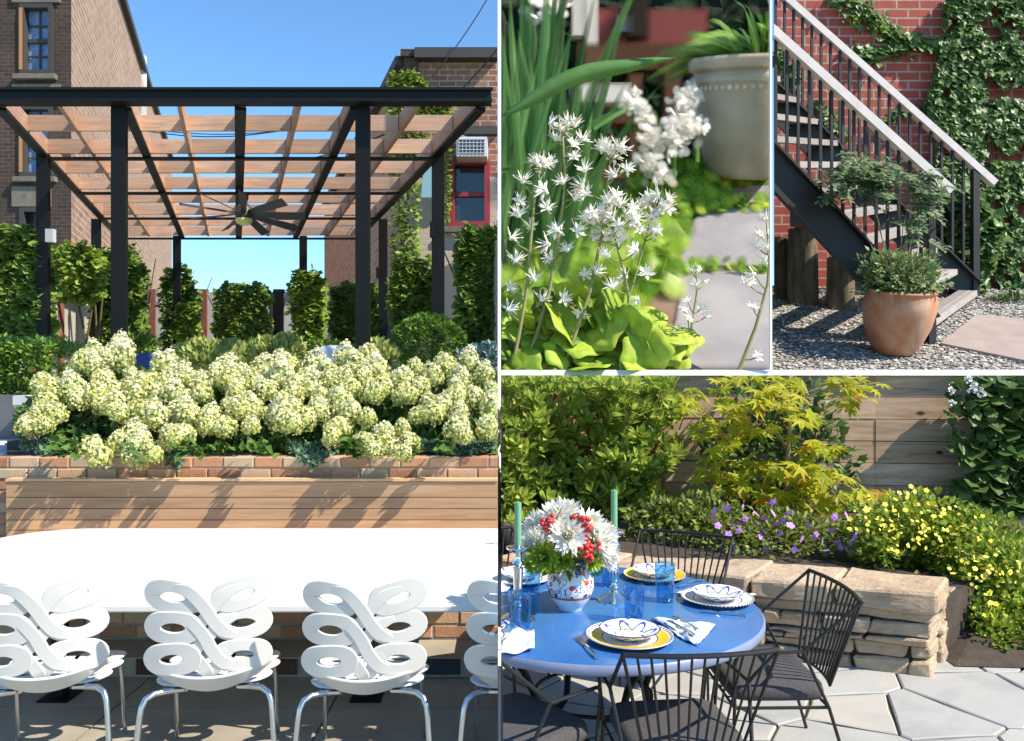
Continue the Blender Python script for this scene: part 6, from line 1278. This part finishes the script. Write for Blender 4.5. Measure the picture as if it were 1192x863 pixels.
# ---- blurred white flowers in the middle distance
M_swf=softmat('hazy_white_petal',[(0,(.60,.48,.34)),(.3,(.74,.68,.58)),(1,(.84,.82,.76))],.7,.3)
def fuzzy(lab,blobs,Y,name='white_flower_cluster'):
    t=thing(name,lab,'flowers',B(blobs[-1][0],blobs[-1][1]+20),'blurred white flower clusters'); 
    for (x,y,rx,ry,n) in blobs: g=MB(); sdiscs(g,np.array([P(x+random.gauss(0,rx*.42),y+random.gauss(0,ry*.42),Y+random.uniform(-.25,.25)) for _ in range(int(n*1.25))]),.15,tilt=.3); sblade(g,[P(x,y+ry*1.3,Y),P(x,y,Y-.05),P(x,y-ry*1.3,Y)],[.05,.06,.04],np.array([0,-1,.1]),.6); g.build('bloom',M_swf,t,alpha=True)
    s=MB()
    for (x,y,rx,ry,n) in blobs: sblade(s,[P(x,y+ry+34,Y+.2),P(x,y+12,Y+.2),P(x,y,Y+.2)],[.04,.035,.03],np.array([0,-1,.1]))
    s.build('stem',M_fern,t,alpha=True)
fuzzy('blurred white flower spike leaning left, high behind the stems',[(737,112,8,12,16),(744,124,9,12,18),(752,136,8,10,14)],11.6); fuzzy('tall blurred white flower spike beside the urn',[(797,120,11,20,34),(806,112,8,16,18),(790,130,9,16,20)],11.6); fuzzy('broad blurred white flower cluster below the urn spike',[(785,158,26,20,60),(762,170,20,22,45),(812,145,14,10,24),(755,190,16,14,24),(770,200,18,12,24)],11.4)
# ---- sharp tiarella spikes in front
M_til=plain('white_star_petal',(.90,.87,.78),.6); M_an=plain('orange_anther',(.60,.25,.10),.6); M_tst=plain('downy_green_stem',(.20,.27,.07),.7,c2=(.28,.22,.10),nscale=4); M_bud=plain('cream_bud',(.80,.76,.58),.6)
def floret(kind):
    g=MB(); n=12
    for k in range(n):
        an=2.4*k; el=R((18,50,70)[k%3]+random.uniform(-10,10)); d=np.array([math.cos(an)*math.cos(el),math.sin(an)*math.cos(el),math.sin(el)]); L=random.uniform(.085,.12); g.tube([d*.012,d*L*.6,d*L],[.005,.0045,.0025],4,0); 
        if k%2==0: g.sphere(d*(L+.004),.0065,1,5,3)
    for k in range(5):
        an=2*math.pi*k/5+.3; d=np.array([math.cos(an),math.sin(an),.35]); s=np.array([-math.sin(an),math.cos(an),0]); L=.085; g.add([d*.01,d*L*.55+s*.020+[0,0,.01],d*L,d*L*.55-s*.020+[0,0,.01]],[(0,1,2,3)],0)
    g.sphere((0,0,.005),.022,0,7,5); o=g.build('floret',[M_til,M_an]); m=o.data; bpy.data.objects.remove(o); return m
FM=[floret(0),floret(1),floret(2)]
z1=lambda x,y:(575+x/3.612,y/3.612); z2=lambda x,y:(575+x/3.612,210+y/3.612)
def spike(lab,stem,flo,Y,fs=1.0,r=.028,soft=False):
    st_=[P(*q,Y+.0) for q in stem]; bs=st_[0]; t=thing('foam_flower',lab,'flower spike',(bs[0],bs[1],BZ(Y)),'white foam flower spikes'); g=MB(); pts=np.array(st_); 
    pre=[np.array([bs[0]-(st_[1][0]-bs[0])*.3,Y,BZ(Y)-.02])]; allp=np.concatenate([pre,pts]); m=len(allp); g.tube(allp,list(np.linspace(r,.010,m)),8)
    fl2=[P(*q,Y+random.uniform(-.14,.10)) for q in flo]; sx=np.array(stem)
    for q,p in zip(flo,fl2):   # a short stalk from the stem to each floret
        tt=[]; 
        for i in range(len(stem)-1):
            for u in np.linspace(0,1,9): tt.append(st_[i]*(1-u)+st_[i+1]*u)
        tt=np.array(tt); tgt=p-np.array([0,0,.10]); k=np.argmin(np.linalg.norm(tt-tgt,axis=1)); a=tt[k]; 
        if a[2]>p[2]: a=tt[np.argmin(np.abs(tt[:,2]-(p[2]-.05)))]
        g.tube([a,(a+p)/2+[0,0,-.015],p],[.009,.008,.007],5)
    g.build('stem',M_tst,t,smooth=True,clip=BC+BC_B)
    bpy.context.view_layer.update()
    for q,p in zip(flo,fl2):
        o=bpy.data.objects.new('floret',random.choice(FM)); COL.objects.link(o); o.parent=t; o.location=Vector(p)-t.location; s_=fs*random.uniform(1.1,1.5); o.scale=(s_,s_,s_); o.rotation_euler=(R(50)+random.gauss(0,.5),random.gauss(0,.5),random.uniform(0,6))
        if q[0]<592 or q[0]>888: bpy.context.view_layer.update(); o.data=o.data.copy(); clip_mesh(o,BC,M=o.matrix_world.copy())
spike('leftmost foam flower spike with loose white stars',[z2(75,800),z2(110,620),z2(140,450),z2(155,250),z2(170,80),z2(195,0),z1(212,705)],[z1(120,765),z1(205,690),z1(238,690),z1(180,685),z1(215,710),z2(105,90),z2(105,150),z2(155,195),z2(70,245),z2(90,340),z2(60,455),z2(60,545),z2(225,120),z2(170,420),z2(230,270),z2(215,40)],9.30)
spike('tallest foam flower spike, second from the left',[z2(120,800),z2(180,650),z2(230,480),z2(265,280),z2(290,100),z2(300,0),z1(292,640),z1(288,530)],[z1(235,518),z1(340,530),z1(258,588),z1(330,612),z1(370,590),z1(283,545),z1(335,665),z1(380,720),z1(290,770),z1(375,785),z1(310,525),z2(340,80),z2(265,210),z2(310,295),z2(385,60),z2(200,505),z2(240,330)],9.36)
spike('foam flower spike whose top stands left of the dense white head',[z2(290,800),z2(350,620),z2(400,480),z2(430,340),z2(460,200),z2(470,80),z2(480,0),z1(488,670)],[z1(450,628),z1(485,645),z1(522,625),z1(500,660),z1(465,615),z1(560,715),z1(510,740),z1(540,640),z2(380,400),z2(355,575),z2(430,390),z2(290,500)],9.28)
spike('foam flower spike with a dense white head in the middle',[z2(555,800),z2(580,650),z2(565,480),z2(540,360),z2(505,230),z2(495,150)],[z2(q[0],q[1]) for q in ((510,70),(440,130),(480,90),(530,110),(420,180),(500,165),(550,150),(450,220),(390,165),(420,250),(510,220),(570,195),(540,250),(480,320),(600,295),(555,405),(500,455),(610,510),(640,395),(350,215),(470,250),(575,120),(465,180),(525,190),(490,140),(410,140),(440,170),(585,160))],9.24)
spike('foam flower spike partly hidden behind the dense white head',[z2(470,640),z2(560,520),z2(600,380),z2(640,240),z2(670,120)],[z2(q[0],q[1]) for q in ((640,110),(690,60),(700,100),(660,150),(610,110),(730,120),(650,80),(670,210),(620,215),(710,140),(680,90),(600,170),(730,80),(690,225))],9.5,.9,.016)
spike('small pale foam flower spike over the stone path',[z2(770,760),z2(830,620),z2(855,460),z2(852,385)],[z2(q[0],q[1]) for q in ((830,380),(870,375),(850,440),(890,430),(815,510),(870,540),(815,585),(890,575),(780,620),(795,545),(790,680),(845,690),(755,765))],9.45,.62,.018)
spike('foam flower spike at the right edge of the stone path',[z2(1030,800),z2(1100,620),z2(1150,440),z2(1158,340),z2(1150,240)],[z2(q[0],q[1]) for q in ((1145,160),(1120,235),(1150,230),(1105,280),(1140,350),(1095,395),(1065,435),(1090,540),(1105,745),(1148,290))],9.3,.9)
# ---- long blade and big lime leaves
M_blade=leafmat('fresh_blade',[(0,(.10,.24,.06)),(1,(.20,.36,.10))],.4,.4)
pp=np.array([(24,492,3),(60,472,12),(120,440,25),(190,398,34),(250,360,39),(320,328,41),(400,300,41),(480,285,38),(560,275,32),(630,262,25),(690,250,17),(740,245,9),(772,242,1)],float); g=MB(); V=[];f=[]
for i,(x,y,h) in enumerate(pp):
    c=P(*z1(x,y),9.3); h=h/3.612/F*9.3
    t_=pp[min(i+1,12),:2]-pp[max(i-1,0),:2]; t_/=np.linalg.norm(t_); s_=np.array([-t_[1],0,-t_[0]])*-1; s_=np.array([t_[1],0,t_[0]])
    V+=[c+s_*h+np.array([0,.05,0]),c+np.array([0,-.05*h/.1,0]),c-s_*h+np.array([0,.0,0])]
for i in range(12):
    for k in range(2): f.append((i*3+k,i*3+k+1,i*3+k+4,i*3+k+3))
g.add(V,f,rnd=.5); o=g.build('long_leaf',M_blade,loc=V[0],smooth=True,clip=B_L); md=o.modifiers.new('thick','SOLIDIFY'); md.thickness=.008; tag(o,'long sharp green leaf blade arching across above the flower spikes','leaf')
M_big=leafmat('sunlit_lime_leaf',[(0,(.05,.13,.012)),(.35,(.17,.32,.02)),(.7,(.36,.52,.03)),(1,(.56,.66,.08))],.6,.3,(.5,.65,.04))
def heart(n=9):
    v=[];f=[]
    for i in range(n):
        y=i/(n-1); w=.55*(math.sin(math.pi*min(1,y**.75*1.02))**.8)*(1-.25*y)+.001
        for k in (-1,-.5,0,.5,1): v.append((w*k,y-.12*(abs(k)**1.5)*(y<.25),-.10*y*y+.10*abs(k)*w+.02*math.sin(y*20)*abs(k)))
    for i in range(n-1):
        for k in range(4): f.append((i*5+k,i*5+k+1,i*5+k+6,i*5+k+5))
    return v,f

def lobed(n=40):     # rounded five-lobed blade, cupped, with sunken veins
    v=[(0,.42,0)];f=[]
    for r_ in (.33,.66,1.0):
        for k in range(n):
            a=2*math.pi*k/n; q=a-math.pi/2; lob=1-.16*abs(math.sin(2.5*a))**1.5*(1) if True else 1
            back=abs(((a+math.pi)%(2*math.pi))-math.pi); notch=1-.55*math.exp(-(back/.28)**2); R_=.52*lob*notch*(1+.03*math.sin(a*9)); R_*=r_
            vein=.035*abs(math.sin(2.5*a))*r_; v.append((math.sin(a)*R_*-1,.42-math.cos(a)*R_,vein+.03*r_-.055*r_*r_))
    for k in range(n): f.append((0,1+(k+1)%n,1+k))
    for j in range(2):
        for k in range(n): f.append((1+j*n+k,1+j*n+(k+1)%n,1+(j+1)*n+(k+1)%n,1+(j+1)*n+k))
    return v,f
HT=lobed(); lv=thing('foam_flower_leaves','large glossy lime green leaves at the foot of the foam flowers','leaves',B(680,420))
spec_=[]
for i in range(62):
    x=random.uniform(576,775); y=random.uniform(345,436); y=max(y,352+max(0,(x-700))*.45); spec_.append((x,y,9.2+(430-y)*.006+random.uniform(0,.15),random.uniform(.34,.56)*(1.2 if x>660 else .95),(random.uniform(-.9,.9),-.3,random.uniform(-.5,.45)),random.choice((.05,.3,.5,.8,.95) if x<665 else (.5,.8,.9,1))))
for x,y,Y,sz,d,r_ in spec_:
    q=P(x,y,Y); g=MB(); nrm=np.array([[random.gauss(0,.35),-1.0,random.uniform(.25,.9)]]); g.leaves(HT[0],HT[1],q[None],np.array([d]),nrm,sz,rnd=[r_]); o=g.build('leaf',M_big,lv,smooth=True,clip=BC+BC_B); md=o.modifiers.new('thick','SOLIDIFY'); md.thickness=.003
g=MB()
for x,y,Y,sz,d,r_ in spec_: q=P(x,y,Y); g.tube([np.array([P(x,y,Y)[0],Y,1.97]),q],.012,5)
g.build('leaf_stalks',M_tst,lv,clip=BC+BC_B)
# =================================================================== camera, sky, sun
cam=bpy.data.cameras.new('camera'); co=bpy.data.objects.new('camera',cam); COL.objects.link(co)
co.location=(0,0,EYE); co.rotation_euler=(R(90),0,0); cam.sensor_width=36; cam.lens=36*F/1192; cam.shift_y=(HY-431.5)/1192; cam.clip_end=2000; cam.clip_start=.05
scene.camera=co
SUN=Vector((.66,-.27,.71)).normalized()
w=bpy.data.worlds.new('World'); scene.world=w; w.use_nodes=True; nt=w.node_tree
bg=nt.nodes['Background']; sky=nt.nodes.new('ShaderNodeTexSky'); sky.sky_type='NISHITA'; sky.sun_disc=False
sky.sun_elevation=math.asin(SUN.z); sky.sun_rotation=math.atan2(SUN.x,SUN.y); sky.altitude=0; sky.air_density=1.0; sky.dust_density=.05; sky.ozone_density=3.5
tint=mixc(nt,1.0,sky.outputs[0],(.72,.97,1.08),'MULTIPLY'); nt.links.new(tint,bg.inputs[0]); bg.inputs[1].default_value=.115
sl=bpy.data.lights.new('sun','SUN'); sl.energy=4.2; sl.angle=R(.5); sl.color=(1,.905,.76)
so=bpy.data.objects.new('sun',sl); COL.objects.link(so); so.rotation_euler=SUN.to_track_quat('Z','Y').to_euler()
vs=scene.view_settings; vs.view_transform='Standard'; vs.look='None'; vs.gamma=1; vs.use_curve_mapping=False; vs.exposure=EXPO
scene.cycles.max_bounces=8; scene.cycles.transparent_max_bounces=24; scene.cycles.caustics_reflective=False; scene.cycles.caustics_refractive=False
